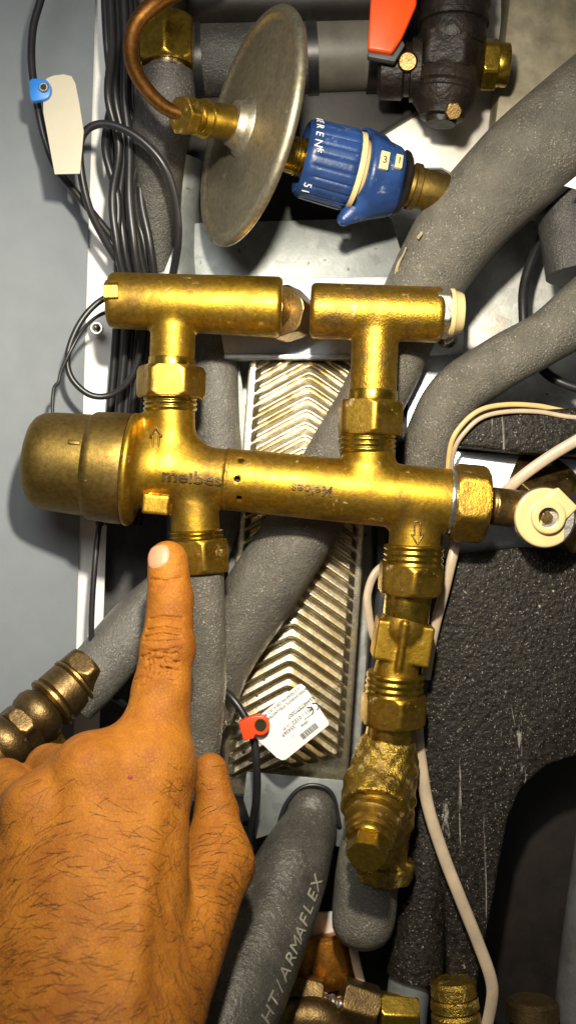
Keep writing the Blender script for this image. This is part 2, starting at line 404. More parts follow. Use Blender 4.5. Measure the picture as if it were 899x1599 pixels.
# ------------------------------------------------------------------ text
def text_geo(body, size, depth, bold=0.0, sx=1.0):
    cu = bpy.data.curves.new('t', 'FONT'); cu.body = body; cu.size = size; cu.extrude = depth / 2; cu.offset = bold
    cu.align_x = 'CENTER'; cu.align_y = 'CENTER'; cu.resolution_u = 3
    o = bpy.data.objects.new('t', cu); COL.objects.link(o)
    dg = bpy.context.evaluated_depsgraph_get(); me = bpy.data.meshes.new_from_object(o.evaluated_get(dg))
    V = np.array([tuple(v.co) for v in me.vertices]); F = [list(p.vertices) for p in me.polygons]
    V[:, 0] *= sx
    bpy.data.objects.remove(o); bpy.data.meshes.remove(me); bpy.data.curves.remove(cu)
    return V, F
def wrap(g, O, u, r, face=Vector((0, -1, 0)), rot=0.0, curved=True):
    """lay flat geometry on a cylinder of radius r whose axis runs through O along u"""
    V, F = g; u, a, b = frame(u, face); up = -b if (-b).z > 0 or abs(b.z) < .01 else b
    if u.cross(a).dot(up) > 0: pass
    c, s = math.cos(rot), math.sin(rot); out = []
    for x, y, z in V:
        X = c * x - s * y; Y = s * x + c * y; th = Y / r
        if curved: out.append(tuple(O + u * X + (a * math.cos(th) + up * math.sin(th)) * (r + z)))
        else: out.append(tuple(O + u * X + up * Y + a * (r + z)))
    return out, F

# ================================================================== SETTING
# back wall of the cabinet
g = prism([(-400, -300), (1350, -300), (1350, 1950), (-400, 1950)], 265, 285)
tag(mk('wall', g, 'galv'), kind='structure')
# grey painted side wall of the cabinet, running back from the camera side
def quadbox(pts, th):
    n = (pts[1] - pts[0]).cross(pts[3] - pts[0]).normalized() * th
    V = [tuple(p) for p in pts] + [tuple(p + n) for p in pts]
    return V, [[0,1,2,3],[7,6,5,4],[0,4,5,1],[1,5,6,2],[2,6,7,3],[3,7,4,0]]
xt, xb = P(148, -40, 160), P(112, 1160, 160)
dn = (xb - xt).normalized()
T0 = xt - dn * 250; T1 = xb + dn * 900
near = Vector((-970, -650, 0))
g = quadbox([T0, T1, T1 + near, T0 + near], -8)
tag(mk('side_wall', g, 'panel'), kind='structure')
rt, rb = P(178, 0, 150), P(126, 1160, 150)
# white return flange that faces the room
F0 = T0 + Vector((0, 0, 0)); W = 52
g = quadbox([T0 + Vector((-2, 3, 0)), T0 + Vector((W, 22, 0)), T1 + Vector((W - 14, 22, 0)), T1 + Vector((-2, 3, 0))], 8)
tag(mk('wall_flange', g, 'white_paint'), kind='structure')
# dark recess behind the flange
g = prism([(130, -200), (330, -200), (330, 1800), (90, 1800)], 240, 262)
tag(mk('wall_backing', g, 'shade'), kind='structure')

# flange screw
c = P(150, 511, 128)
sw = empty('screw', c, 'small domed screw in the white cabinet edge beside the black cable loop', 'screw')
mk('washer', lathe(c + Vector((0, 14, 0)), c + Vector((0, -20, 0)), [(0, 11), (8, 11), (9, 10)], 24), 'chrome', sw)
mk('screw_head', lathe(c + Vector((0, 6, 0)), c + Vector((0, -20, 0)), [(0, 7), (4, 7), (8, 5), (10, 2)], 24), 'chrome', sw)

# ================================================================== PLATE HEAT EXCHANGER
def he():
    t = empty('heat_exchanger', P(470, 1210, 150), 'ribbed stainless plate heat exchanger with a herringbone face behind the brass valve', 'heat exchanger')
    O = P(394, 545, 150); dd = Vector((-0.068, 0, -1)).normalized(); rr = Vector((1, 0, -0.05)).normalized()
    wd, ht = 208.0, 760.0; st = 1.6; nx, ny = int(wd / st), int(ht / st)
    u = np.linspace(0, wd, nx); v = np.linspace(0, ht, ny); U, Vv = np.meshgrid(u, v, indexing='ij')
    ap = 100.0; per = 21.2
    ph = (Vv - np.sqrt((U - ap) ** 2 + 30) * 0.62) / per
    w = 0.5 + 0.5 * np.cos(2 * np.pi * ph)
    edge = np.clip((U - 8) / 9, 0, 1) * np.clip((wd - 8 - U) / 9, 0, 1) * np.clip((ht - 46 - Vv + 0.25 * (ap - U)) / 10, 0, 1) * np.clip((Vv - 12) / 10, 0, 1)
    w = ph % 1.0; ss = lambda a, b, x: (lambda t: t * t * (3 - 2 * t))(np.clip((x - a) / (b - a), 0, 1))
    hgt = ss(0.02, 0.16, w) * (1 - ss(0.70, 0.86, w)) * (9.0 + 5.0 * np.clip((w - 0.1) / 0.65, 0, 1)) * edge
    V = [tuple(O + rr * float(U[i, j]) + dd * float(Vv[i, j]) + Vector((0, -float(hgt[i, j]), 0))) for i in range(nx) for j in range(ny)]
    F = [[i*ny+j, i*ny+j+1, (i+1)*ny+j+1, (i+1)*ny+j] for i in range(nx-1) for j in range(ny-1)]
    mk('pressed_plate', (V, F), 'plate', t, 0)
    c = O + rr * (wd / 2) + dd * (ht / 2) + Vector((0, 52, 0))
    mk('plate_pack', obox(c, rr, Vector((0, 1, 0)), dd, wd / 2 + 5, 50, ht / 2 + 5, 4), 'steel', t)
he()
# dark rubber strip between exchanger and foam block
g = prism([(584, 560), (640, 560), (690, 900), (650, 1230), (575, 1330), (540, 1240), (566, 1190), (580, 1000), (587, 880)], 150, 240, 6)
tag(mk('rubber_strip', g, 'black_rubber'), 'black rubber edge strip running down between the ribbed plate and the black foam', 'strip')

# ================================================================== SHEET METAL BRACKETS
br = empty('mounting_bracket', P(560, 500, 120), 'bluish zinc bracket plate behind the two brass valve heads', 'bracket')
mk('bracket_plate', prism([(345, 520), (352, 436), (712, 430), (725, 470), (722, 553), (640, 556), (560, 553), (350, 552)], 128, 134, 1), 'galv_blue', br)
mk('bracket_plate', prism([(640, 561), (708, 559), (712, 760), (630, 760)], 140, 146, 1), 'galv_blue', br)
mk('screw_head', lathe(P(698, 528, 128), P(698, 528, 100), [(0, 17), (6, 17), (9, 12), (13, 11), (15, 8)], 30), 'chrome', br)
mk('lower_lip', prism([(350, 552), (560, 553), (560, 560), (350, 560)], 120, 150, 1), 'galv_blue', br)
g = prism([(385, 1205), (470, 1213), (560, 1222), (562, 1330), (430, 1300), (400, 1310), (380, 1250)], 118, 124, 1)
lb = empty('pipe_bracket', P(440, 1260, 118), 'grey zinc bracket under the ribbed plate around the lower foam pipe', 'bracket')
mk('bracket_plate', g, 'galv_dark', lb)
mk('rubber_edge', tube([(432, 1320, 112), (440, 1270, 112), (462, 1236, 112), (490, 1226, 112), (518, 1240, 112), (530, 1290, 112)], 3.5, 12), 'black_rubber', lb)
# galvanised upright plate behind the left nut
g = prism([(352, 560), (372, 560), (392, 690), (378, 900), (356, 900), (360, 700)], 170, 176, 1)
tag(mk('metal_strip', g, 'galv_dark'), 'narrow bare metal strip left of the ribbed plate behind the brass body', 'strip')

# top right light panel
g = prism([(700, -120), (1100, -120), (1100, 200), (900, 380), (690, 262), (560, 262), (560, -120)], 235, 245, 2)
tag(mk('cover_plate', g, plain('bright_zinc_sheet', (0.62, 0.60, 0.54), 0.5, 0.25, 0.6, 8, 0.3, 0.1, 0.5)), 'pale sheet metal plate behind the black valve at upper right', 'plate')
g = prism([(795, -120), (1100, -120), (1100, 300), (760, 300), (795, 0)], 150, 225, 3)
tag(mk('duct_cover', g, 'rusty'), 'dull grey metal cover with dark specks right of the black valve', 'cover')

# ================================================================== FOAM COVERED PIPES
PG = 'grey foam insulated pipes'
def pipe(pts, label, mat='foam', name='insulated_pipe', **kw):
    o = mk(name, tube(pts, **kw), mat); tag(o, label, 'pipe', PG); return o
pipe([(313, 893, 0, 36), (314, 905, 0, 36), (318, 1000, 4, 35), (318, 1080, 8, 35), (312, 1160, 10, 33), (300, 1250, 14, 33), (290, 1400, 40, 33)],
     'grey foam insulated pipe hanging straight down from the nut beside the fingertip', seg=48, wob=0.008)
pipe([(110, 1090, 70, 46), (150, 1050, 80, 46), (215, 975, 110, 45), (275, 915, 135, 42), (325, 850, 140, 38), (345, 760, 150, 36), (338, 660, 150, 36), (335, 520, 170, 36)],
     'grey foam insulated pipe rising from the old brass fittings and passing behind the finger', 'foam_smooth', seg=48, wob=0.01)
pipe([(322, 1120, 125, 40), (345, 1030, 118, 50), (400, 935, 112, 57), (465, 835, 112, 56), (530, 715, 112, 52), (592, 600, 110, 52), (650, 470, 100, 56), (712, 365, 80, 66), (800, 270, 60, 74), (900, 185, 40, 78), (1040, 70, 20, 78)],
     'thick grey foam insulated pipe crossing diagonally behind the brass body to the upper right corner', seg=56, n=14, wob=0.012)
pipe([(1010, 400, 40, 52), (920, 478, 55, 50), (850, 528, 66, 42), (775, 570, 80, 42), (712, 615, 96, 43), (678, 670, 110, 41), (662, 740, 130, 40), (655, 830, 170, 38)],
     'grey foam insulated pipe bending from the right edge down behind the right brass nut', seg=52, n=14, wob=0.012)
pipe([(880, 250, 120, 60), (892, 350, 110, 52), (900, 430, 100, 48)],
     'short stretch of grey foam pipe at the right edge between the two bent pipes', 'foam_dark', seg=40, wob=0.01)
hp = [(488, 1255, 130, 38), (482, 1290, 110, 44), (458, 1350, 60, 58), (425, 1430, 0, 66), (385, 1520, -70, 74), (335, 1620, -140, 82), (270, 1740, -200, 90)]
low = pipe(hp, 'grey foam insulated pipe, coloured darker for the shadow of the hand, with printed lettering in the bottom middle', foam('shadowed_pipe_foam', (0.036, 0.034, 0.030), (0.085, 0.079, 0.066), bst=0.5, grain=8), seg=56, n=12, wob=0.006, rend=0.6)  # foam colour lowered to stand for the shadow of the hand
def glue(parent, pts, r):
    o = mk('glue_bead', tube(pts, r, seg=8, n=6, wob=0.5), 'glue', None); o.parent = parent; o.location = Vector(o.location) - Vector(parent.location)
big = [o for o in COL.objects if o.get('label', '').startswith('thick grey foam')][0]
glue(big, [(616, 436, 72), (621, 415, 60), (630, 396, 50), (634, 386, 46)], 2.0)
glue(big, [(652, 372, 32), (656, 366, 28), (657, 362, 28)], 2.0)
glue(big, [(722, 268, 30), (734, 262, 22), (746, 250, 18)], 1.8)
glue(big, [(744, 278, 8), (756, 282, 2), (760, 276, 2)], 2.2)
# printed lettering along the pipe
def print_on_pipe():
    # straight run between two points of the axis, on the camera-right flank
    A = P(372, 1560, -92); B = P(442, 1392, 25); u = (B - A).normalized(); r = 74 * k(-80)
    gs = []
    txt = "HT/ARMAFLEX"
    o = []; sp = spline(hp, 12)
    C = [P(*q[:3]) for q in sp]; R = [q[3] * k(q[2]) for q in sp]
    cum = [0]
    for i in range(1, len(C)): cum.append(cum[-1] + (C[i] - C[i-1]).length)
    s0 = cum[-1] * 0.70; V = []; F = []
    for ci, ch in enumerate(txt):
        if ch == ' ': continue
        gV, gF = text_geo(ch, 31, 0.6)
        s = s0 - ci * 21.5
        i = max(j for j in range(len(cum) - 1) if cum[j] <= s)
        f = (s - cum[i]) / (cum[i+1] - cum[i]); c = C[i].lerp(C[i+1], f); rr = R[i] * (1 - f) + R[i+1] * f
        t = (C[i] - C[i+1]).normalized()       # reading direction: upwards along the pipe
        a = (Vector((0.62, -0.78, 0)) - t * Vector((0.62, -0.78, 0)).dot(t)).normalized(); w = a.cross(t).normalized()
        n0 = len(V)
        for x, y, z in gV:
            th = y / rr
            V.append(tuple(c + t * x + (a * math.cos(th) + w * math.sin(th)) * (rr * 1.006 + z + 0.6)))
        F += [[q + n0 for q in ff] for ff in gF]
    return V, F
mk('lettering', print_on_pipe(), 'pipe_ink', low, 0)
pipe([(575, 1330, 62, 46), (572, 1370, 55, 49), (569, 1415, 50, 50), (566, 1440, 47, 49)],
     'stubby grey foam pipe end with a rounded closed bottom below the scaled brass valve', seg=48, rend=0.85, wob=0.006)
pipe([(668, 1240, 120, 36), (664, 1350, 100, 38), (652, 1470, 88, 42), (646, 1522, 84, 44)],
     'black foam insulated pipe with a cut lower end standing against the black foam block', 'block', seg=44, wob=0.03)
o = mk('steel_pipe', tube([(644, 1505, 86, 34), (636, 1560, 84, 33), (628, 1640, 80, 33)], seg=40), 'galv_dark')
tag(o, 'bare grey metal pipe end coming out of the black foam pipe near the bottom edge', 'pipe')
o = mk('plastic_pipe', tube([(935, 1310, 110, 36), (912, 1500, 90, 38), (898, 1680, 80, 40)], seg=40), 'shade')
tag(o, 'dark grey smooth pipe standing at the lower right corner', 'pipe')

# ================================================================== BLACK FOAM INSULATION
bi = empty('insulation_block', P(790, 1500, 70), 'large black expanded foam insulation block with white scratches, right of the brass column', 'insulation')
mk('foam_face', prism([(703, 868), (800, 856), (1050, 850), (1050, 1170), (905, 1180), (855, 1196), (815, 1230), (793, 1280), (782, 1340), (770, 1410), (754, 1490), (744, 1550), (744, 1800), (705, 1800), (702, 1599), (692, 1380), (664, 1270), (655, 1130), (684, 930)], 60, 190, 9, 4), 'block', bi)  # lower right cut away along the outline of a cast shadow
mk('shadow_recess', prism([(725, 1120), (1080, 1120), (1080, 1820), (725, 1820)], 228, 250, 4), 'black_plastic', bi)  # black floor of the cut-out, standing for the shadow on the block
o = mk('insulation_strip', prism([(736, 648), (800, 641), (1000, 632), (1000, 716), (820, 708), (716, 696)], 40, 150, 7, 3), 'block')
tag(o, 'horizontal strip of dark grey foam above the cream capped drain valve', 'insulation')
o = mk('zinc_ledge', prism([(690, 702), (1000, 724), (1000, 866), (690, 872)], 95, 130, 3), 'galv_blue')
tag(o, 'grey zinc ledge under the dark foam strip beside the right brass nut', 'ledge')

# ================================================================== CABLES
def cable(pts, r, label, mat='black_rubber', group=None, flat=1.0, seg=16, name='cable'):
    o = mk(name, tube(pts, r, seg=seg, n=12, flat=flat), mat); return tag(o, label, 'cable', group)
cable([(82, -60, 10), (64, 0, 10), (52, 45, 8), (50, 100, 5), (58, 160, 5), (70, 215, 10), (88, 262, 25), (118, 300, 50), (160, 352, 75), (198, 400, 100), (225, 460, 130)], 6.2,
      'black cable that carries the blue clipped ivory tag down the left side')
cable([(205, 440, 110), (170, 385, 70), (140, 325, 40), (126, 260, 22), (128, 215, 14), (150, 195, 8), (185, 198, 4), (225, 222, 4), (258, 262, 14), (275, 320, 40), (278, 380, 70), (268, 440, 110)], 6.2,
      'black cable making the upper open loop left of the brass gauge nut')
cable([(190, 452, 60), (150, 475, 55), (122, 510, 50), (106, 555, 48), (112, 590, 50), (140, 616, 55), (172, 617, 65), (200, 596, 85), (216, 560, 105), (222, 500, 130), (210, 420, 150)], 5.0,
      'black cable making the lower loop over the white cabinet edge left of the brass head')
cable([(192, 486, 70), (160, 490, 60), (132, 512, 40), (112, 545, 30), (96, 580, 30), (92, 596, 30), (84, 610, 30), (82, 660, 30)], 2.8,
      'thin black wire hanging beside the lower cable loop down to the brass knob', name='wire')
cable([(166, 770, 90), (154, 830, 80), (147, 900, 70), (143, 980, 65), (146, 1030, 70), (160, 1075, 90), (195, 1100, 130)], 4.6,
      'thin black cable running straight down below the brass knob past the finger')
cable([(300, 1035, 110), (335, 1068, 80), (362, 1090, 60), (384, 1122, 50), (397, 1160, 45), (401, 1205, 45), (400, 1250, 60), (392, 1300, 90), (388, 1345, 120)], 6.4,
      'black cable passing through the red clip beside the white label')
cable([(850, 360, 190), (832, 400, 185), (819, 440, 180), (816, 480, 170), (822, 540, 160), (845, 575, 150), (875, 597, 140), (930, 615, 130)], 8,
      'thick black cable passing behind the bent foam pipe at the right edge')
# bundle
for i, (x0, x1, d0) in enumerate([(168, 176, 70), (176, 190, 55), (186, 200, 78), (197, 212, 62), (206, 224, 80), (214, 236, 95), (172, 200, 110), (192, 222, 115)]):
    lab = ['outermost black cable of the vertical bundle, closest to the white cabinet edge', 'second black cable from the white edge in the vertical bundle', 'third black cable from the white edge in the vertical bundle', 'middle black cable of the vertical bundle left of the copper tube', 'fifth black cable from the white edge in the vertical bundle', 'innermost black cable of the vertical bundle, nearest the grey foam elbow', 'black cable lying deep behind the left half of the vertical bundle', 'black cable lying deep behind the right half of the vertical bundle'][i]
    w = random.uniform(-9, 9)
    cable([(x0 - 8, -80, d0), (x0 - 1, 60, d0), (x0 + w, 150, d0 + 2 * w), (x0 + 3 - w, 230, d0 - w), (x0 + 8 + w * 1.2, 310, d0 + 5), (x1 + w, 385, d0 + 15), (x1 + 8, 480, d0 + 50), (x1 - 4, 640, d0 + 80), (x1 - 20, 820, d0 + 95)], random.uniform(5.5, 8.5), lab, group='black cables bundled down the left side')
# cream cables
CG = 'cream cables around the foam block'
cable([(650, 1090, 60), (652, 1150, 56), (658, 1200, 50), (668, 1260, 44), (690, 1330, 40), (715, 1395, 34), (745, 1470, 30), (766, 1530, 30), (766, 1570, 32), (750, 1640, 40)], 9.5,
      'cream flat cable running down over the black foam block to the bottom edge', 'cable_cream', CG, 0.55)
cable([(716, 830, 50), (706, 870, 40), (694, 920, 40), (682, 965, 42), (672, 1010, 50), (664, 1060, 60)], 8,
      'cream cable coming out under the right brass nut beside the brass column', 'cable_cream', CG, 0.6)
cable([(960, 655, 10), (899, 688, 20), (850, 718, 30), (805, 752, 40), (770, 790, 60)], 9,
      'cream cable slanting down from the right edge onto the brass drain valve', 'cable_cream', CG, 0.6)
cable([(1000, 642, 60), (899, 644, 55), (840, 634, 50), (790, 632, 45), (750, 640, 40), (722, 662, 40), (704, 692, 45), (698, 740, 70)], 4,
      'yellowed cable arching over the top of the dark foam strip', 'cable_old', CG, 0.7)
cable([(1000, 655, 44), (899, 652, 40), (840, 643, 36), (790, 643, 32), (752, 652, 30), (726, 674, 30), (709, 702, 40), (702, 750, 76)], 3.6,
      'pale cable just below the yellowed cable over the dark foam strip', 'cable_cream', CG, 0.7)
cable([(622, 872, 120), (588, 892, 104), (574, 925, 100), (575, 955, 98), (582, 990, 104), (604, 1040, 120), (626, 1070, 130)], 6.5,
      'cream cable loop hidden left of the brass column beside the ribbed plate', 'cable_cream', CG, 0.6)
cable([(545, 1440, 110), (553, 1490, 95), (562, 1530, 90), (572, 1565, 85), (580, 1620, 80)], 7,
      'cream cable dropping below the rounded foam pipe end', 'cable_cream', CG, 0.6)

# ================================================================== MIXING VALVE
def mixing_valve():
    t = empty('mixing_valve', P(455, 850, 0), 'long brass mixing valve body with raised lettering and a round cap at its left end', 'mixing valve')
    A = P(205, 733); B = P(704, 783); u = (B - A).normalized()
    perp = Vector((u.z, 0, -u.x))  # downwards
    def at(x): return A + u * ((x - 205) / (704 - 205) * L(A, B))
    holes = [(380, 721), (375, 754), (377, 786)]
    Y = Vector((0, 1, 0))
    def f(p):
        b = f_cyl(p, at(196), at(360), 46.5, 3)
        b = np.minimum(b, f_cyl(p, at(350), at(701), 48.5, 3, 50.5))
        # bell behind the cap
        bell = f_cyl(p, at(200), at(214), 84, 6)
        bell = smin(bell, f_cap(p, at(205), at(246), 70, 46), 14)
        b = smin(b, bell, 20)
        b = smin(b, f_cyl(p, P(266, 632), P(268, 735), 38, 2), 26)
        b = smin(b, f_cap(p, P(268, 690), P(318, 732), 30, 26), 14)
        b = smin(b, f_cyl(p, P(300, 745), P(306, 838), 38, 2), 10)
        b = smin(b, f_cyl(p, P(576, 700), P(573, 770), 41, 2), 12)
        b = smin(b, f_cyl(p, P(650, 785), P(646, 856), 40, 2), 12)
        b = smin(b, f_box(p, P(246, 788, -22), (u, Y, perp), (20, 26, 15), 3), 3)
        ring = f_cyl(p, at(352), at(357), 49.5, 1.5); b = np.minimum(b, ring)
        # mould parting rib and cavity around the bell
        b = smax(b, -f_cyl(p, at(222), at(230), 200, 1) - 0, 1) if False else b
        for hx, hy in holes:
            c = P(hx, hy, -48); ang = (hy - 754) / 50.0
            n = Vector((0, -math.cos(ang), -math.sin(ang)))
            q = at(hx - 2) + n * 48
            b = smax(b, -f_cyl(p, q - n * 16, q + n * 10, 4.6, 0), 1.2)
        return b
    lo = P(186, 870); hi = P(716, 618)
    mk('body', snet(f, (lo.x, -94, lo.z), (hi.x, 94, hi.z), 2.4), 'brass_spot' if False else 'brass', t, 40)
    for hx, hy in holes:
        ang = (hy - 754) / 50.0; n = Vector((0, -math.cos(ang), -math.sin(ang))); q = at(hx - 2) + n * 37
        mk('port', lathe(q - n * 2, q + n * 1, [(0, 4.4), (3, 4.4)], 16), 'hole', t)
    # thermostat cap
    C0 = P(44, 717, 0); C1 = P(212, 734, 0); l = L(C0, C1)
    pr = [(0, 20), (1, 48), (5, 60), (12, 69), (22, 74.5), (40, 77), (70, 78.5), (96, 79.5), (99, 82), (103, 84.5), (110, 85), (135, 86.5), (150, 87), (156, 86), (159, 83)]
    cap = mk('thermostat_cap', lathe(C0, C1, pr, 96), 'brass_dull', t, 30)
    mk('cap_rim', lathe(C0, C1, [(157, 78), (158, 86.5), (161, 88.5), (165, 88.5), (168, 86), (172, 80)], 96), 'brass', t, 40)
    q = C0 + (C1 - C0).normalized() * 88
    mk('pointer', obox(q + Vector((0, -72, 29)), (C1 - C0).normalized(), Vector((0, -.93, .37)), Vector((0, .37, .93)), 9, 5, 3.4, 1.2), 'brass_dull', cap)
    # threads
    mk('thread', threads(P(266, 619), P(266, 643), 42, 3), 'brass_mach', t, 50)
    mk('thread', threads(P(306, 828), P(307, 848), 43, 3), 'brass_mach', t, 50)
    mk('thread', threads(P(574, 676), P(573, 708), 44, 4), 'brass_mach', t, 50)
    mk('thread', threads(P(645.5, 851), P(644, 888), 47, 4), 'brass_mach', t, 50)
    # union nuts below
    mk('union_nut', nut(P(309, 843), P(312, 895), 43, 0.25, 0), 'brass_nut', t, 25)
    # end nut on the right
    e0 = P(706, 783.5); e1 = P(757, 788)
    mk('end_collar', rod(P(697, 782.7), P(707, 783.6), 51, 2), 'chrome', t)
    mk('end_nut', nut(e0, e1, 55, math.radians(38)), M['brass_spot'], t, 25)
    # lettering
    def onbody(g, cx, cy, rot, emb):
        V_, F_ = g; c_, s_ = math.cos(rot), math.sin(rot); pts = []
        for x, y, z in V_: pts.append((cx + (c_ * x - s_ * y), cy - (s_ * x + c_ * y)))
        O_ = np.array([tuple(P(x, y, -140)) for x, y in pts], np.float32); D_ = np.array([tuple(P(x, y, 0)) for x, y in pts], np.float32) - O_
        D_ /= np.linalg.norm(D_, axis=1, keepdims=True); q_ = O_.copy()
        for _ in range(30): q_ = q_ + D_ * (f(q_) * 0.9)[:, None]
        q_[:, 1] -= np.array([v[2] for v in V_]) + emb
        return [tuple(v) for v in q_], F_
    tilt = -math.radians(5.3)
    mk('lettering', onbody(text_geo("meibes", 27, 4.4, 0.5, 1.25), 300, 746, tilt, 0.6), 'brass_dark', t, 0)
    mk('lettering', onbody(text_geo("Meibes", 23, 4.0, 0.35, 1.0), 487, 764, tilt + math.pi, 0.4), 'brass_dark', t, 0)
    def arrow(cx, cy, s, r):
        pts = [(-4.5, -17), (4.5, -17), (4.5, 3), (9, 3), (0, 18), (-9, 3), (-4.5, 3)]
        rows = []
        for i in range(len(pts)):
            a, b = pts[i], pts[(i + 1) % len(pts)]
            for j in range(6): rows.append((a[0] + (b[0] - a[0]) * j / 6, (a[1] + (b[1] - a[1]) * j / 6) * s))
        rows.append(rows[0]); C = []
        for x, y in rows:
            th = x / r; C.append(Vector(((cx - 449.5) + r * math.sin(th), -r * math.cos(th) - 0.2, 799.5 - cy + y)))
        V = []; F = []; sg = 8
        for i, c in enumerate(C):
            tt = (C[(i + 1) % (len(C) - 1)] - C[(i - 1) % (len(C) - 1)]).normalized(); a = Vector((0, -1, 0)); w = tt.cross(a).normalized()
            for j in range(sg): th = 2 * math.pi * j / sg; V.append(tuple(c + a * math.cos(th) * 1.6 + w * math.sin(th) * 1.3))
        for i in range(len(C) - 1):
            for j in range(sg): F.append([i*sg+j, i*sg+(j+1) % sg, (i+1)*sg+(j+1) % sg, (i+1)*sg+j])
        return V, F
    mk('raised_arrow', arrow(249, 687, 1, 42.5), 'brass_dull', t, 0)
    mk('raised_arrow', arrow(646, 831, -1, 41), 'brass_dark', t, 0)
mixing_valve()

# ================================================================== BRASS HEADS (check valve tees)
def head(label, A, B, r1, r2, stub, sr, nutpts, nr, roll, spot, plug=True):
    t = empty('brass_tee', nutpts[1], label, 'pipe fitting', 'brass tees screwed onto the mixing valve')
    def f(p):
        b = f_cyl(p, A, B, r1, 9, r2)
        b = smin(b, f_cyl(p, stub[0], stub[1], sr, 1.5), 7)
        return b
    pts = [A, B, stub[0], stub[1]]; m = 56
    lo = (min(q.x for q in pts) - m, min(q.y for q in pts) - m, min(q.z for q in pts) - 8); hi = (max(q.x for q in pts) + m, max(q.y for q in pts) + m, max(q.z for q in pts) + m)
    mk('body', snet(f, lo, hi, 2.4), spot, t, 40)
    u = (stub[1] - stub[0]).normalized()
    mk('collar', rod(stub[1] - u * 22, stub[1] + u * 2, sr + 1.8, 1), 'brass_mach', t)
    mk('union_nut', nut(nutpts[0], nutpts[1], nr, roll), 'brass_nut', t, 25)
    return t
t = head('brass tee with a long plain barrel on the left outlet of the mixing valve', P(170, 469, 0), P(440, 480, 0), 43, 47, (P(272, 480), P(268, 582)), 35, (P(268, 574), P(267, 623)), 48, math.radians(30), 'brass')
mk('plug', nut(P(165, 459, -26), P(188, 458.6, -26), 19, math.radians(30), ch=1), 'brass_mach', t, 25)
t.children[0]
mk('lock_nut', nut(P(437, 486, 30), P(458, 494, 78), 39, 0.2), 'bronze', t, 25)
mk('outlet', rod(P(415, 480, 5), P(468, 500, 125), 29, 2), 'bronze', t)
t = head('spotted brass tee with a cream cap on the right outlet of the mixing valve', P(484, 485, 0), P(690, 492, 0), 43, 43, (P(587, 495), P(581, 632)), 36.5, (P(579, 627), P(577, 680)), 47, math.radians(4), 'brass_spot')
mk('metal_ring', nut(P(676, 487, 0), P(700, 488, 0), 37, math.radians(30), ch=4), 'chrome', t, 25)
c = mk('cap', lathe(P(697, 488.3, 0), P(760, 490, 0), [(0, 36), (2, 37.5), (9, 37.5), (13, 34), (20, 32), (24, 30), (26, 24)], 48), 'cream', t)

# ================================================================== CHECK VALVE COLUMN
def column():
    t = empty('check_valve', P(600, 1150, 10), 'brass check valve between two hexagon nuts in the column below the mixing valve', 'valve')
    d = 0
    mk('upper_nut', nut(P(642, 880, 0), P(638, 926, 4), 47, math.radians(2)), 'brass_nut', t, 25)
    mk('sleeve', rod(P(638, 922, 4), P(632, 972, 8), 36.5, 1), 'brass_mach', t)
    a0, a1 = P(632, 966, 8), P(616, 1062, 12); u = (a1 - a0).normalized(); X = Vector((-u.z, 0, u.x)); Y = Vector((0, 1, 0))
    def f(p):
        b = f_cap(p, a0, P(630, 978, 6), 36.5, 37)
        b = smax(b, f_cyl(p, P(632, 960, 8), P(618, 1052, 12), 60, 0), 1)
        b = smin(b, f_cyl(p, P(628, 990, 10), a1, 30, 2, 36), 6)
        wing = f_box(p, P(627, 1000, 14), (X, Y, u), (44, 34, 31), 3)
        wing = smax(wing, f_box(p, P(627, 1000, 14), ((X + u).normalized(), Y, (u - X).normalized()), (62, 40, 62), 2), 2)
        b = smin(b, wing, 2)
        b = smin(b, f_cap(p, P(632, 975, -30), P(622, 1045, -22), 6, 5), 4)
        return b
    mk('body', snet(f, (P(560, 0).x, -60, P(0, 1075).z), (P(690, 0).x, 75, P(0, 955).z), 2.2), 'brass', t, 40)
    mk('thread', threads(P(617, 1050, 12), P(614, 1090, 14), 46, 4), 'brass_mach', t, 50)
    mk('lower_nut', nut(P(615, 1082, 14), P(612, 1130, 17), 47, math.radians(8)), 'brass_nut', t, 25)
column()

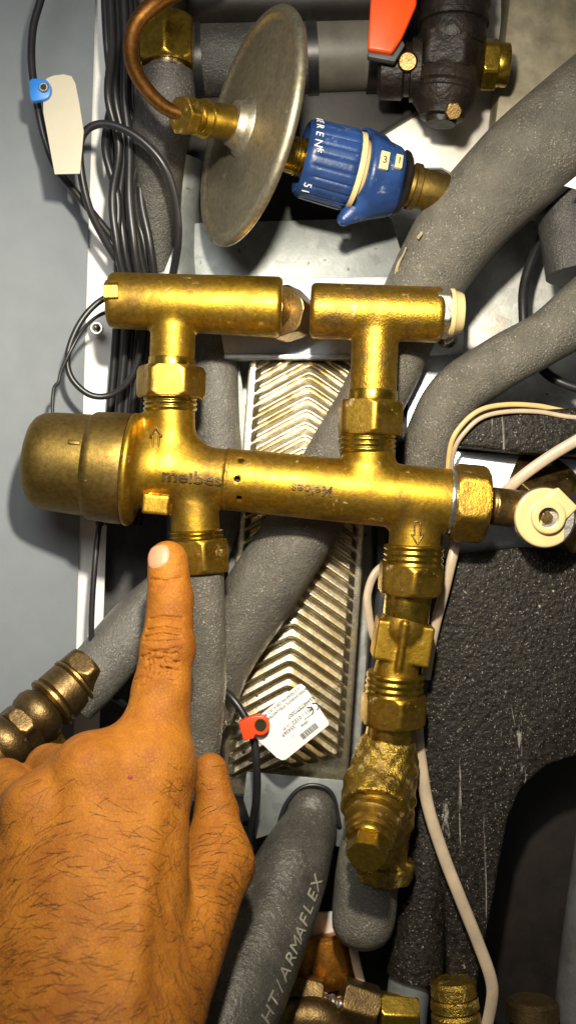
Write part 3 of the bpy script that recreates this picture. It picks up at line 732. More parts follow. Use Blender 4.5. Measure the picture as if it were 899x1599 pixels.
def elbow():
    t = empty('elbow_valve', P(580, 1370, 30), 'brass elbow valve crusted with limescale at the foot of the brass column', 'valve')
    mk('collar', rod(P(611, 1125, 18), P(606, 1168, 20), 37, 1, r2=40), 'brass_mach', t)
    def f(p):
        b = f_cyl(p, P(607, 1150, 20), P(600, 1200, 22), 42, 8, 52)
        b = smin(b, f_cap(p, P(600, 1200, 25), P(590, 1268, 20), 53, 50), 10)
        b = smin(b, f_cyl(p, P(600, 1205, 45), P(585, 1350, 50), 50, 10), 14)
        # spindle housing leaning towards the viewer
        b = smin(b, f_cyl(p, P(592, 1215, 20), P(585, 1268, -34), 52, 5), 6)
        b = smin(b, f_cap(p, P(618, 1215, -8), P(632, 1250, 0), 20, 17), 8)
        b = smin(b, f_cap(p, P(628, 1255, 10), P(634, 1290, 22), 17, 12), 8)
        b = smin(b, f_cap(p, P(552, 1215, 0), P(546, 1262, 0), 15, 15), 8)
        b = smin(b, f_cyl(p, P(596, 1340, 45), P(592, 1366, 48), 53, 5), 6)
        b = b + 1.6 * np.sin(p[..., 0] * .13 + 1) * np.sin(p[..., 1] * .15) * np.sin(p[..., 2] * .12) + 0.8 * np.sin(p[..., 0] * .31) * np.sin(p[..., 2] * .28 + 2)
        return b
    mk('body', snet(f, (P(510, 0).x, -120, P(0, 1400, 50).z - 10), (P(665, 0).x + 10, 120, P(0, 1140).z), 2.6), 'brass_lime', t, 40)
    a = P(586, 1262, -26); b = P(576, 1312, -84); u = (b - a).normalized()
    mk('spindle_ring', lathe(a, b, [(0, 46), (8, 47), (12, 46), (14, 42), (17, 39), (24, 39), (26, 43), (34, 43), (37, 40), (40, 35), (47, 35), (50, 38), (57, 38), (60, 34), (64, 33)], 56), 'brass_nut', t)
    q = a + u * 61
    mk('spindle_collar', lathe(q, q + u * 20, [(0, 33), (3, 36), (8, 36), (10, 33), (13, 31)], 48), 'brass_mach', t)
    mk('hex_cap', nut(q + u * 10, q + u * 40, 27, math.radians(10), ch=5), 'brass_mach', t, 25)
elbow()

# ================================================================== DRAIN VALVE ON THE RIGHT
def drain():
    t = empty('drain_valve', P(850, 860, 20), 'small brass drain valve with a round cream cap facing the viewer at the right edge', 'valve')
    def f(p):
        b = f_cyl(p, P(752, 787, 0), P(850, 796, 20), 27, 2)
        b = smin(b, f_cyl(p, P(765, 790, 0), P(800, 795, 10), 29, 3), 4)
        b = smin(b, f_cyl(p, P(850, 806, 45), P(848, 807, -12), 41, 5), 6)
        return b
    mk('body', snet(f, (P(745, 0).x, -70, P(0, 862).z), (P(905, 0).x + 10, 90, P(0, 745).z), 2.4), 'bronze', t, 40)
    mk('outlet', rod(P(850, 800, 20), P(905, 850, 30), 20, 2), 'bronze', t)
    mk('metal_rim', lathe(P(848, 808, -10), P(848, 808, -60), [(0, 44), (4, 47.5), (10, 47.5), (13, 45)], 64), 'chrome', t)
    C = P(848, 808.5, -18)
    def cf(p):
        Y = Vector((0, -1, 0)); b = f_cyl(p, C + Vector((0, 4, 0)), C + Y * 12, 46, 4)
        b = smin(b, f_cyl(p, C + Y * 4 + Vector((3, 0, 1)), C + Y * 21 + Vector((3, 0, 1)), 26, 3), 3)
        b = smin(b, f_box(p, C + Y * 10 + Vector((20, 0, 18)), (Vector((.7, 0, .7)), Y, Vector((-.7, 0, .7))), (19, 8, 22), 3), 3)
        b = smax(b, -f_cyl(p, C + Y * 4 + Vector((3, 0, 0)), C + Y * 40 + Vector((3, 0, 0)), 15.5, 1), 1.5)
        return b
    c = C
    mk('cap', snet(cf, (c.x - 52, c.y - 30, c.z - 52), (c.x + 52, c.y + 12, c.z + 52), 1.7), 'cream', t, 45)
    q = C + Vector((3, -5, 0))
    mk('spindle', nut(q + Vector((0, 6, 0)), q + Vector((0, -5, 0)), 8.5, 0.3, ch=1), 'bronze', t, 25)
    t2 = empty('wall_nut', P(845, 745, 90), 'large old brass nut behind the cream capped drain valve', 'nut')
    mk('hexagon', nut(P(838, 775, 92), P(852, 742, 60), 52, 0.3), 'bronze', t2, 25)
    mk('neck', rod(P(830, 800, 120), P(845, 755, 70), 34, 2), 'bronze', t2)
drain()

# ================================================================== GAUGE DISC, COPPER LINE, BLUE VALVE
def gauge():
    t = empty('vessel_disc', P(388, 380, -30), 'round stainless steel disc seen nearly edge on with a brass neck in its centre', 'steel disc')
    C = P(389, 201, -20)
    # axis: towards the upper left and the viewer
    ax = Vector((-0.90, -0.43, 0.15)).normalized()
    R = 180
    pr = [(-6, 20), (-6, R - 20)] + [(9 * math.sin(math.radians(x)), R - 8 + 10 * math.cos(math.radians(x))) for x in range(-120, 141, 20)] + [(3, R - 19), (3, R - 26), (5, R - 60), (8, 80), (10, 30)]
    A = C; mk('disc', lathe(A, A + ax * 10, pr, 128), 'steel', t, 50)
    hb = C + ax * 12
    mk('hub', lathe(hb, hb + ax * 10, [(-4, 46), (1, 44), (5, 38), (12, 35), (18, 34), (20, 30)], 56), 'steel', t, 40)
    n0 = hb + ax * 16; dirc = (P(292, 181, -96) - n0).normalized()
    mk('brass_neck', merge(rod(n0, n0 + dirc * 74, 26, 2), lathe(n0 + dirc * 56, n0 + dirc * 60, [(0, 27), (1, 28.5), (3, 28.5), (4, 27)], 48)), 'brass_mach', t)
    e = n0 + dirc * 72
    mk('thread', threads(e, e + dirc * 16, 23, 3), 'brass_mach', t, 50)
    mk('hex_nut', nut(e + dirc * 12, e + dirc * 32, 25, math.radians(20), ch=3), 'brass_nut', t, 25)
    global cu_end; cu_end = e + dirc * 22
gauge()
def to_px(v):
    kk = (D + v.y) / D; return (v.x / kk + 449.5, 799.5 - v.z / kk, v.y)
cx, cy, cd = to_px(cu_end)
o = mk('copper_tube', tube([(cx, cy, cd, 11), (262, 170, cd + 6, 11), (238, 150, cd + 12, 11.5), (215, 118, cd + 18, 12), (205, 80, cd + 24, 12.5), (212, 40, cd + 26, 13), (240, 8, cd + 28, 14), (280, -14, cd + 40, 14), (350, -40, cd + 60, 14)], seg=28, n=12), 'copper')
tag(o, 'brown copper tube curving from the top down into the brass neck of the steel disc', 'pipe')

def blue_valve():
    t = empty('filling_valve', P(560, 350, 20), 'blue plastic valve with a cream ring right of the steel disc', 'valve')
    A = P(440, 238, 8); B = P(700, 306, 62); u, a, b = frame(B - A); l = L(A, B)
    def seg_(x0, x1): return A + u * x0, A + u * x1
    mk('brass_stub', merge(rod(*seg_(-30, 50), 29, 2), threads(*seg_(20, 44), 30.5, 4)), 'brass_mach', t)
    def rf(tt, r, th):
        n = 22; x = (th * n / (2 * math.pi)) % 1.0
        g = 1 - 0.035 * math.exp(-((x - 0.5) / 0.11) ** 2) if 8 < tt < 86 and r > 45 else 1
        return r * g
    s0, s1 = seg_(34, 122)
    pr = [(30, 29), (22, 36), (0, 50), (-3, 54), (0, 58), (5, 60), (8, 61)] + [(8 + 5 * i, 61 + i * 0.2) for i in range(1, 14)] + [(78, 62), (81, 59)]
    kn = mk('knob', lathe(s0, s1, pr, 176, rf, caps=False), 'blue', t, 40)
    mk('cream_ring', lathe(*seg_(113, 125), [(0, 50), (1, 60.5), (9, 61), (11, 54), (18, 50)], 72), 'cream', t)
    # oval bonnet with a nose pointing down
    w = b if b.z < 0 else -b   # downwards
    side = a
    def f(p):
        q0, q1 = A + u * 130, A + u * 192
        c = f_cyl(p, q0, q1, 64, 12, 52)
        nose = f_cap(p, A + u * 150 - w * -62, A + u * 122 + w * 88, 13, 8)
        c = smin(c, f_cap(p, A + u * 160 + w * 22, A + u * 116 + w * 80 + a * 6, 42, 11), 18)
        top = f_cap(p, A + u * 150 - w * 50, A + u * 128 - w * 58, 19, 14)
        c = smin(c, top, 8)
        c = smax(c, -f_cyl(p, A + u * 60, A + u * 126, 64.5, 0), 2)
        return c
    # the notch keeps the nose clear of the knob
    def f2(p):
        c = f(p); return c
    pts = [A + u * 110, A + u * 200]
    m = 105
    mk('bonnet', snet(f2, (min(q.x for q in pts) - 30, -90, min(q.z for q in pts) - m), (max(q.x for q in pts) + 30, 130, max(q.z for q in pts) + 80), 2.6), 'blue', t, 45)
    mk('cone', lathe(*seg_(194, 214), [(0, 52), (5, 50), (10, 44), (14, 34)], 64), 'black_plastic', t)
    mk('brass_pipe', merge(rod(*seg_(200, 300), 32, 2), lathe(*seg_(214, 226), [(0, 33), (1, 37), (10, 37), (12, 33)], 56)), 'brass_dull', t)
    # windows and marks on the bonnet
    for xx, yy, sz in ((150, 6, 9.5), (174, 12, 7.5)):
        rr = 61.5 if xx < 160 else 57.5; th = yy / rr; n = a * math.cos(th) + (-w) * math.sin(th)
        c = A + u * xx + n * rr
        fr = mk('window', obox(c, u, n, n.cross(u), sz * .75, 4, sz * 1.5, 1), 'cream', t)
        g = wrap(text_geo("3" if xx < 170 else "1", 16, 1.2), A + u * xx + (-w) * yy * 0, u, rr + 4.6, n)
        mk('number', g, 'ink', fr, 0)
    # lettering round the knob end
    V = []; F = []
    for i, ch in enumerate("GEREN"):
        gV, gF = text_geo(ch, 17, 0.8)
        th0 = math.radians(66 - i * 15) ; n0 = len(V); r = 61.2
        for x, y, z in gV:
            th = th0 - x / r; nn = a * math.cos(th) + (-w) * math.sin(th)
            V.append(tuple(A + u * (44 + y) + nn * (r + z + .6)))
        F += [[q + n0 for q in ff] for ff in gF]
    mk('lettering', (V, F), 'white_ink', kn, 0)
    V = []; F = []
    for i, ch in enumerate("*51"):
        gV, gF = text_geo(ch, 18 if i else 24, 0.8); th0 = math.radians([-8, -62, -74][i] + 6); n0 = len(V); r = 61.4
        for x, y, z in gV:
            th = th0 - x / r; nn = a * math.cos(th) + (-w) * math.sin(th)
            V.append(tuple(A + u * (44 + y) + nn * (r + z + .6)))
        F += [[q + n0 for q in ff] for ff in gF]
    mk('number', (V, F), 'white_ink', kn, 0)
blue_valve()

# ================================================================== UPPER BACKGROUND
def upper():
    t = empty('insulated_manifold', P(450, 140, 190), 'grey wrapped horizontal pipe with black bands behind the steel disc', 'pipe')
    mk('sleeve', tube([(300, 92, 190, 56), (480, 86, 190, 56)], seg=48, n=6), 'foam_dark', t)
    mk('sleeve', tube([(492, 85, 190, 55), (576, 82, 190, 55)], seg=48, n=6), 'pale_grey', t)
    mk('band', tube([(478, 86, 190, 59), (494, 85, 190, 59)], seg=48, n=4), 'black_rubber', t)
    mk('band', tube([(296, 92, 190, 60), (318, 91, 190, 60)], seg=48, n=4), 'black_rubber', t)
    mk('band', tube([(572, 82, 190, 60), (600, 82, 190, 60)], seg=48, n=4), 'black_plastic', t)
    o = mk('black_pipe', tube([(180, 0, 150, 44), (330, -2, 150, 44), (620, -6, 150, 44)], seg=40), 'black_plastic')
    tag(o, 'black pipe running along the very top edge above the grey wrapped pipe', 'pipe')
    o = mk('foam_shadow_backing', prism([(200, -200), (700, -200), (690, 150), (600, 205), (545, 255), (612, 345), (290, 352), (215, 320)], 212, 240, 6), 'black_plastic')  # foam backing, drawn out at the right to stand for the black valve's shadow
    tag(o, 'black foam backing behind the steel disc and the blue valve, its right edge shaped as the black valve shadow', 'insulation')
    # big brass nut with its foam elbow
    t2 = empty('pipe_union', P(262, 108, 60), 'large shiny brass nut above a dark foam elbow at upper left', 'pipe fitting')
    mk('union_nut', nut(P(262, 30, 62), P(261, 103, 62), 42, math.radians(0), ch=10), 'brass_mach', t2, 25)
    mk('steel_ring', lathe(P(261, 95, 62), P(260, 130, 62), [(0, 28), (10, 28), (11, 32), (15, 32), (16, 27), (20, 27), (21, 30), (26, 30)], 48), 'chrome', t2)
    mk('tail_pipe', rod(P(262, -60, 62), P(262, 34, 62), 30, 1), 'black_plastic', t2)
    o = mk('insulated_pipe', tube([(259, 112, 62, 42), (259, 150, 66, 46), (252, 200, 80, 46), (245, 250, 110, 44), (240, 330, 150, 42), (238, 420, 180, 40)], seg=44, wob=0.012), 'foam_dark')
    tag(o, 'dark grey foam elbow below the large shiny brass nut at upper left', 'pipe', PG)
    o = mk('foil_pipe', tube([(275, 250, 190, 46), (262, 340, 195, 46), (268, 450, 195, 44), (300, 560, 200, 40), (300, 900, 205, 40)], seg=40, wob=0.02), 'galv_dark')
    tag(o, 'bare grey metal pipe between the cable bundle and the steel disc', 'pipe')
    o = mk('shaded_sheet', prism([(240, 350), (610, 340), (640, 440), (560, 470), (240, 470)], 180, 186, 1), 'galv_dark')  # stands for the back wall in shadow, shade put into the darker colour
    tag(o, 'darker grey sheet standing for the shaded back wall above the two brass tees, below the steel disc', 'sheet')
    o = mk('dark_backing', prism([(250, 1290), (600, 1290), (770, 1400), (770, 1800), (250, 1800)], 206, 240, 2), 'black_plastic')  # added dark sheet, keeps the bright back wall from showing here
    tag(o, 'black sheet added over the bright back wall behind the fittings along the bottom', 'backing')
    # black valve with its brass side plug
    t3 = empty('black_valve', P(680, 190, 80), 'big black plastic valve body with a brass side plug at the top', 'valve')
    mk('upper_barrel', lathe(P(712, -80, 70), P(706, 72, 78), [(0, 56), (60, 56), (80, 56), (82, 59), (90, 59), (92, 55), (112, 55), (114, 58), (122, 58), (124, 53), (138, 54), (150, 54), (158, 50)], 64), 'grimy', t3)
    mk('lower_barrel', nut(P(704, 60, 84), P(697, 118, 88), 54, 0.3, ch=8), 'grimy', t3, 25)
    mk('lower_barrel', lathe(P(698, 108, 88), P(688, 190, 92), [(0, 52), (8, 56), (30, 57), (34, 52), (40, 52), (44, 55), (58, 50), (70, 40), (80, 36), (82, 26), (90, 24)], 64), 'grimy', t3)
    mk('bottom_screw', nut(P(706, 172, 50), P(708, 174, 28), 12, 0.3, ch=2), 'bronze', t3, 25)
    mk('side_barrel', lathe(P(590, 108, 100), P(700, 110, 90), [(0, 40), (6, 48), (40, 48), (44, 42), (52, 42), (54, 50), (70, 50), (72, 42), (100, 42)], 56), 'grimy', t3)
    mk('lever_hub', lathe(P(636, 96, 40), P(636, 97, 80), [(0, 13), (4, 16), (40, 18)], 40), 'brass_dark', t3)
    mk('side_nut', nut(P(750, 100, 75), P(774, 101, 75), 36, 0.4, ch=4), 'brass_mach', t3, 25)
    mk('side_plug', rod(P(772, 101, 75), P(792, 102, 75), 34, 2), 'brass_mach', t3)
    lv = mk('lever', prism([(582, -60), (655, -60), (650, 8), (628, 58), (612, 82), (574, 76)], 8, 24, 4, 3), 'orange', t3)
    mk('lever_edge', prism([(574, 80), (612, 86), (628, 62), (632, 70), (616, 96), (574, 88)], 20, 36, 2), 'shade', lv)
upper()
o = mk('paper_tag', prism([(880, 290), (930, 250), (940, 285), (915, 300)], -30, -28), 'paper')
tag(o, 'corner of a white tag poking in at the right edge over the thick foam pipe', 'tag')

# ================================================================== TAGS
def ivory():
    t = empty('cable_tag', P(98, 270, -30), 'blank ivory cable tag with a light blue clip on the left cable', 'tag')
    mk('card', prism([(68, 130), (74, 122), (84, 118), (100, 116), (112, 119), (118, 130), (124, 160), (131, 205), (125, 271), (86, 272), (80, 240), (68, 175)], -34, -32, 0), 'tag', t)
    poly = []
    for i in range(13):
        a = math.radians(-90 + 180 * i / 12); poly.append((65 + 15 * math.cos(a), 139 + 17 * math.sin(a)))
    poly += [(50, 158), (47, 150), (46, 126), (50, 122)]
    cl = mk('clip', prism(poly, -42, -30, 2), 'blue_clip', t)
    c = P(69, 137, -42)
    mk('rivet', lathe(c + Vector((0, 3, 0)), c + Vector((0, -9, 0)), [(0, 8), (4, 8), (6, 6.5), (6, 4.5), (3, 4)], 24), 'chrome', cl)
    mk('rivet_hole', lathe(c + Vector((0, 0, 0)), c + Vector((0, -2, 0)), [(0, 4.5), (1.2, 4.5)], 20), 'hole', cl)
ivory()
def white_label():
    t = empty('cable_label', P(450, 1180, 30), 'white printed label with barcode and red clip on the black cable', 'label')
    d = 34
    card = mk('card', prism([(402, 1120), (464, 1070), (470, 1068), (476, 1072), (512, 1126), (513, 1132), (446, 1186), (440, 1187), (432, 1183), (397, 1150)], d, d + 2), 'paper', t)
    # label frame: text runs upside down, its baseline direction climbs to the upper right when read inverted
    ang = math.radians(180 + 38.5)
    Y = Vector((0, -1, 0))
    def put(body, cx, cy, size, sx=1.0, mat='ink', name='print'):
        V, F = text_geo(body, size, 0.3, 0.0, sx); c = P(cx, cy, d); ca, sa = math.cos(ang), math.sin(ang)
        out = [tuple(c + Vector((ca * x - sa * y, -0.6 - z, sa * x + ca * y))) for x, y, z in V]
        mk(name, (out, F), mat, card, 0)
    put("2 2 50/60 Hz 230 V  0,2 A", 440, 1096, 6.5)
    put("EB-MISCHVENTIL STELLANTRIEB", 448, 1099, 6)
    put("A5446737/2007", 470, 1104, 8.5)
    put("M11 / 0102", 472, 1117, 9)
    put("00046", 475, 1130, 5.5)
    put("354369", 450, 1141, 8.5)
    put("13 39", 447, 1135, 6)
    put("/", 457, 1148, 8)
    # CE mark: two open rings
    ca, sa = math.cos(ang), math.sin(ang); gs = []
    for off, bar in ((-5, False), (5.5, True)):
        V = []; F = []; n = 16
        for i in range(n + 1):
            a = math.radians(90 + 180 * i / n)
            for rr in (7.2, 5.4):
                x = off + rr * math.cos(a); y = rr * math.sin(a)
                V.append((x, y))
        F = [[2*i, 2*i+1, 2*i+3, 2*i+2] for i in range(n)]
        if bar: V += [(off - 6.5, 1), (off - .5, 1), (off - .5, -1), (off - 6.5, -1)]; F.append([34, 35, 36, 37])
        c = P(487, 1107, d); gs.append(([tuple(c + Vector((ca*x - sa*y, -0.9, sa*x + ca*y))) for x, y in V], F))
    mk('approval_mark', merge(*gs), 'ink', card, 0)
    gs = []; x = -16
    while x < 16:
        w = random.choice([.6, 1.0, 1.6]); c = P(482, 1142, d)
        V = [tuple(c + Vector((ca*a_ - sa*b_, -0.9, sa*a_ + ca*b_))) for a_, b_ in ((x, -5), (x+w, -5), (x+w, 5), (x, 5))]
        gs.append((V, [[0, 1, 2, 3]])); x += w + random.choice([.7, 1.1])
    mk('barcode', merge(*gs), 'ink', card, 0)
    for (x0, y0, x1, y1) in ((463, 1112, 478, 1101), (475, 1124, 487, 1115)):
        mk('print', tube([(x0, y0, d - .8), ((x0+x1)/2, (y0+y1)/2, d - .8), (x1, y1, d - .8)], 0.4, seg=6, n=2), 'ink', card)
    poly = []
    for i in range(13):
        a = math.radians(-70 + 190 * i / 12); poly.append((406 + 15 * math.cos(a), 1133 + 16 * math.sin(a)))
    poly = [(372, 1128), (392, 1119), (400, 1117)] + poly + [(396, 1154), (380, 1157)]
    cl = mk('clip', prism(poly, d - 14, d + 4, 3, 3), 'red_clip', t)
    c = P(407, 1132, d - 14)
    mk('rivet', lathe(c + Vector((0, 3, 0)), c + Vector((0, -9, 0)), [(0, 10), (4, 10), (5.5, 8.8), (5.5, 7.2), (3, 6.8)], 28), 'brass_mach', cl)
    mk('rivet_hole', lathe(c, c + Vector((0, -2, 0)), [(0, 7), (1.2, 7)], 24), 'hole', cl)
white_label()

# ================================================================== OLD BRASS FITTINGS LOWER LEFT
def leftfit():
    t = empty('compression_fitting', P(60, 1160, 60), 'row of dark tarnished brass rings and nuts at the lower left behind the hand', 'pipe fitting')
    A = P(138, 1048, 70); B = P(-30, 1195, -40); u = (B - A).normalized(); l = L(A, B)
    def s(a0, a1): return A + u * a0, A + u * a1
    mk('nut', nut(*s(-6, 26), 42, 0.1, ch=9), 'brass_dark', t, 25)
    mk('ring', lathe(*s(26, 36), [(0, 40), (2, 45), (6, 45), (9, 40)], 56), 'bronze', t)
    mk('barrel', lathe(*s(34, 80), [(0, 40), (3, 43), (34, 43), (38, 38), (44, 36)], 56), 'brass_dark', t)
    mk('ring', lathe(*s(72, 88), [(0, 38), (3, 45), (8, 45), (12, 38)], 56), 'bronze', t)
    mk('barrel', lathe(*s(84, 134), [(0, 32), (10, 42), (22, 45), (36, 42), (48, 34)], 56), 'brass_dark', t)
    mk('nut', nut(*s(126, 150), 38, 0.2), 'brass_dark', t, 25)
    mk('barrel', lathe(*s(146, 200), [(0, 34), (12, 45), (26, 48), (40, 45), (52, 36)], 56), 'brass_dark', t)
    mk('branch', nut(P(70, 1142, 30), P(96, 1190, 60), 22, 0.3), 'brass_nut', t, 25)
    mk('ring', lathe(*s(190, 206), [(0, 38), (3, 48), (10, 48), (14, 38)], 56), 'bronze', t)
leftfit()

# ================================================================== FITTINGS ALONG THE BOTTOM
BG = 'brass fittings along the bottom edge'
o = mk('wall_plate', prism([(478, 1425), (528, 1425), (528, 1478), (470, 1478)], 150, 156), 'white_plastic')
tag(o, 'small white plate glimpsed beside the printed foam pipe near the bottom', 'plate')
o = mk('copper_fitting', lathe(P(505, 1458, 150), P(520, 1540, 130), [(0, 44), (6, 50), (60, 52), (72, 48), (84, 40)], 48), brass('orange_copper', (0.75, 0.32, 0.04), (0.42, 0.16, 0.03), 0.35, 0.5, 0.1))
tag(o, 'orange copper fitting between the printed foam pipe and the rounded foam end', 'pipe fitting', BG)
def small(name, geo, mat, label): tag(mk(name, geo, mat, None, 30), label, 'pipe fitting', BG)
small('brass_elbow', merge(tube([(440, 1620, 40, 30), (470, 1590, 40, 32), (510, 1600, 40, 32), (540, 1660, 40, 32)], seg=36), nut(P(452, 1545, 70), P(500, 1556, 70), 26, 0.2)), 'brass_dark', 'dark brass elbow at the bottom edge beside the printed foam pipe')
small('chrome_fitting', threads(P(500, 1562, 60), P(560, 1576, 60), 14, 5), 'chrome', 'shiny threaded metal piece at the bottom edge under the copper fitting')
small('dark_fitting', merge(nut(P(530, 1560, 70), P(585, 1578, 70), 34, 0.1)), 'brass_dark', 'dark brown hexagon fitting at the bottom edge below the hanging cream cable')
small('brass_nut', nut(P(592, 1580, 60), P(650, 1584, 60), 30, 0.3), 'brass_mach', 'bright brass nut at the bottom edge under the bare metal pipe end')
small('threaded_fitting', merge(lathe(P(706, 1530, 40), P(716, 1640, 30), [(0, 30), (5, 36), (22, 37), (26, 32), (30, 38), (42, 39), (46, 33), (52, 39), (110, 40)], 48)), 'brass_lime', 'crusty ribbed brass fitting at the bottom edge left of the cream cable')
small('brass_ring', merge(lathe(P(830, 1560, 80), P(832, 1650, 70), [(0, 34), (5, 42), (30, 43), (34, 37), (80, 37)], 48)), 'brass_dark', 'dark brass ring at the bottom edge right of the cream cable')
# small steel bolt by the red clip
small('steel_bolt', merge(rod(P(330, 1165, 60), P(350, 1128, 50), 6, 1, 20), nut(P(336, 1140, 56), P(346, 1122, 52), 9, 0.2)), 'chrome', 'small steel bolt between the thumb and the red clip')
# water drops on the lower left of the ribbed plate
drops = []
for i in range(34):
    x = random.uniform(358, 420); y = random.uniform(1050, 1190)
    if x > 400 and y > 1120: continue
    c = P(x, y, 138); r = random.uniform(1.5, 4.2)
    drops.append(lathe(c + Vector((0, 4, 0)), c + Vector((0, -8, 0)), [(0, r), (3, r), (3 + r * .5, r * .8), (3 + r * .8, r * .4)], 10))
tag(mk('water_drops', merge(*drops), 'chrome'), 'small bright water drops and residue on the ribbed plate beside the red clip', 'water drops', kind='stuff')

# ================================================================== HAND
def hand():
    def q(x, y, d): return P(x, y, d)
    def R(r, d): return r * k(d)
    J = dict(tip=(262, 876, -84), dip=(266, 936, -98), pip=(262, 1012, -128), mid=(252, 1080, -150), mcp=(238, 1190, -190))
    segs = [('tip', 'dip', 31.5, 35), ('dip', 'pip', 35, 41), ('pip', 'mid', 41, 45), ('mid', 'mcp', 45, 60)]
    W1 = (165, 1660, -420)
    def f(p, creases=True):
        b = None
        for a, c, r1, r2 in segs:
            v = f_cap(p, q(*J[a]), q(*J[c]), R(r1, J[a][2]), R(r2, J[c][2]))
            b = v if b is None else smin(b, v, 8)
        # knuckle pad and tip pad
        b = smin(b, f_sph(p, q(263, 1010, -134), R(40, -134)), 10)
        # flatten the nail side of the tip
        palm = f_cap(p, q(232, 1215, -200), q(215, 1620, -400), R(64, -200), R(78, -400))
        palm = smin(palm, f_cap(p, q(150, 1215, -215), q(160, 1640, -415), R(74, -215), R(110, -415)), 40)
        palm = smin(palm, f_cap(p, q(70, 1275, -220), q(110, 1640, -415), R(72, -220), R(110, -415)), 40)
        palm = smin(palm, f_cap(p, q(-5, 1340, -210), q(60, 1660, -400), R(66, -210), R(100, -400)), 40)
        b = smin(b, palm, 44)
        # bony heads of the metacarpals
        b = smin(b, f_sph(p, q(238, 1195, -222), R(44, -222)), 26)
        b = smin(b, f_sph(p, q(140, 1200, -250), R(46, -250)), 26)
        b = smin(b, f_sph(p, q(50, 1262, -262), R(42, -262)), 26)
        # middle finger, curled under
        mf = f_cap(p, q(140, 1210, -205), q(78, 1200, -110), R(46, -205), R(38, -110))
        mf = smin(mf, f_cap(p, q(78, 1200, -110), q(110, 1290, -60), R(36, -110), R(32, -60)), 6)
        mf = smin(mf, f_cap(p, q(110, 1290, -60), q(150, 1330, -100), R(32, -60), R(28, -100)), 6)
        b = smin(b, mf, 14)
        rf_ = f_cap(p, q(48, 1270, -215), q(8, 1222, -125), R(44, -215), R(36, -125))
        rf_ = smin(rf_, f_cap(p, q(8, 1222, -125), q(30, 1320, -70), R(36, -125), R(31, -70)), 6)
        rf_ = smin(rf_, f_cap(p, q(30, 1320, -70), q(80, 1370, -100), R(31, -70), R(27, -100)), 6)
        b = smin(b, rf_, 8)
        pf = f_cap(p, q(-20, 1350, -205), q(-62, 1300, -130), R(40, -205), R(31, -130))
        pf = smin(pf, f_cap(p, q(-62, 1300, -130), q(-40, 1390, -80), R(31, -130), R(26, -80)), 6)
        pf = smin(pf, f_cap(p, q(-40, 1390, -80), q(20, 1420, -110), R(26, -80), R(23, -110)), 6)
        b = smin(b, pf, 8)
        # thumb
        th = f_cap(p, q(328, 1203, -118), q(338, 1270, -130), R(27, -118), R(32, -130))
        th = smin(th, f_cap(p, q(338, 1270, -130), q(336, 1348, -165), R(34, -130), R(57, -165)), 10)
        th = smin(th, f_cap(p, q(336, 1348, -165), q(245, 1560, -350), R(57, -165), R(82, -350)), 20)
        b = smin(b, th, 16)
        # wrist and forearm
        fa = f_cap(p, q(*W1), q(130, 2000, -560), R(128, -420), R(140, -560))
        b = smin(b, fa, 50)
        # tendons on the back
        b = smin(b, f_cap(p, q(236, 1240, -262), q(200, 1560, -455), R(12, -262), R(10, -455)), 34)
        # veins
        # creases over the joints
        if not creases: return b
        kk = (D + p[..., 1]) / D
        gx = p[..., 0] / kk + 449.5; gy = 799.5 - p[..., 2] / kk
        sel = (np.abs(b) < 14) & (p[..., 1] < -85) & (gy > 895) & (gy < 1085) & (gx > 190) & (gx < 310)
        if not sel.any(): return b
        px_ = np.stack([gx[sel], gy[sel]], -1); front = np.clip((-p[..., 1][sel] - 90) / 20, 0, 1); add = np.zeros(len(px_), np.float32)
        for pts, w, dep in CR:
            m = None
            for i in range(len(pts) - 1):
                a2 = np.array(pts[i], np.float32); ba = np.array(pts[i + 1], np.float32) - a2
                h = np.clip(((px_ - a2) @ ba) / (ba @ ba), 0, 1)
                dd = np.sqrt((((px_ - a2) - h[..., None] * ba) ** 2).sum(-1))
                m = dd if m is None else np.minimum(m, dd)
            add += 1.45 * dep * np.exp(-(m / w) ** 2) * front
        b = b.copy(); b[sel] += add
        return b
    CR = [([(238, 905), (258, 908), (282, 903)], 2.4, 2.0), ([(240, 919), (262, 916), (272, 917)], 2.3, 1.0),
          ([(236, 967), (256, 963), (284, 966)], 2.6, 2.6), ([(232, 984), (256, 980), (284, 985)], 2.4, 2.8),
          ([(228, 995), (254, 990), (280, 994)], 2.4, 2.8), ([(226, 1001), (250, 1003), (284, 999)], 2.1, 2.0),
          ([(264, 931), (268, 940)], 2.0, .8), ([(274, 950), (284, 962)], 2.2, .8)]
    # rows of small folds over the middle joint
    for i in range(9):
        y0 = 1012 + i * 6.6 + random.uniform(-2, 2); x0 = 228 - i * 1.2 + random.uniform(-8, 8); x1 = 276 + random.uniform(-12, 8)
        pts = [(x0 + (x1 - x0) * j / 5, y0 + random.uniform(-4, 4) + (j - 2.5) ** 2 * 0.8) for j in range(6)]
        CR.append((pts, 1.7, random.uniform(1.0, 2.2)))
    for i in range(5):
        x0 = 234 + i * 8; CR.append(([(x0 + random.uniform(-4, 4), 1016 + random.uniform(-4, 6)), (x0 - 7 + random.uniform(-6, 6), 1030), (x0 + random.uniform(-6, 6), 1046), (x0 - 8, 1060 + random.uniform(-8, 8))], 1.7, 1.3))
    t = empty('hand', P(160, 1650, -400), 'hairy left hand pointing its index finger up at the brass nut', 'hand')
    def fcoarse(p): return f(p)
    loz = P(0, 2000, -560).z; geo = snet(f, (P(-170, 0, 0).x, -690, P(0, 1760, -500).z), (P(425, 0, 0).x, -18, P(0, 832, 0).z), 2.4, 5)
    # the lower edge lies outside the frame; close it with a cap ring of the forearm
    skin = mk('skin', geo, 'skin', t, 0)
    V = np.asarray(geo[0], float)
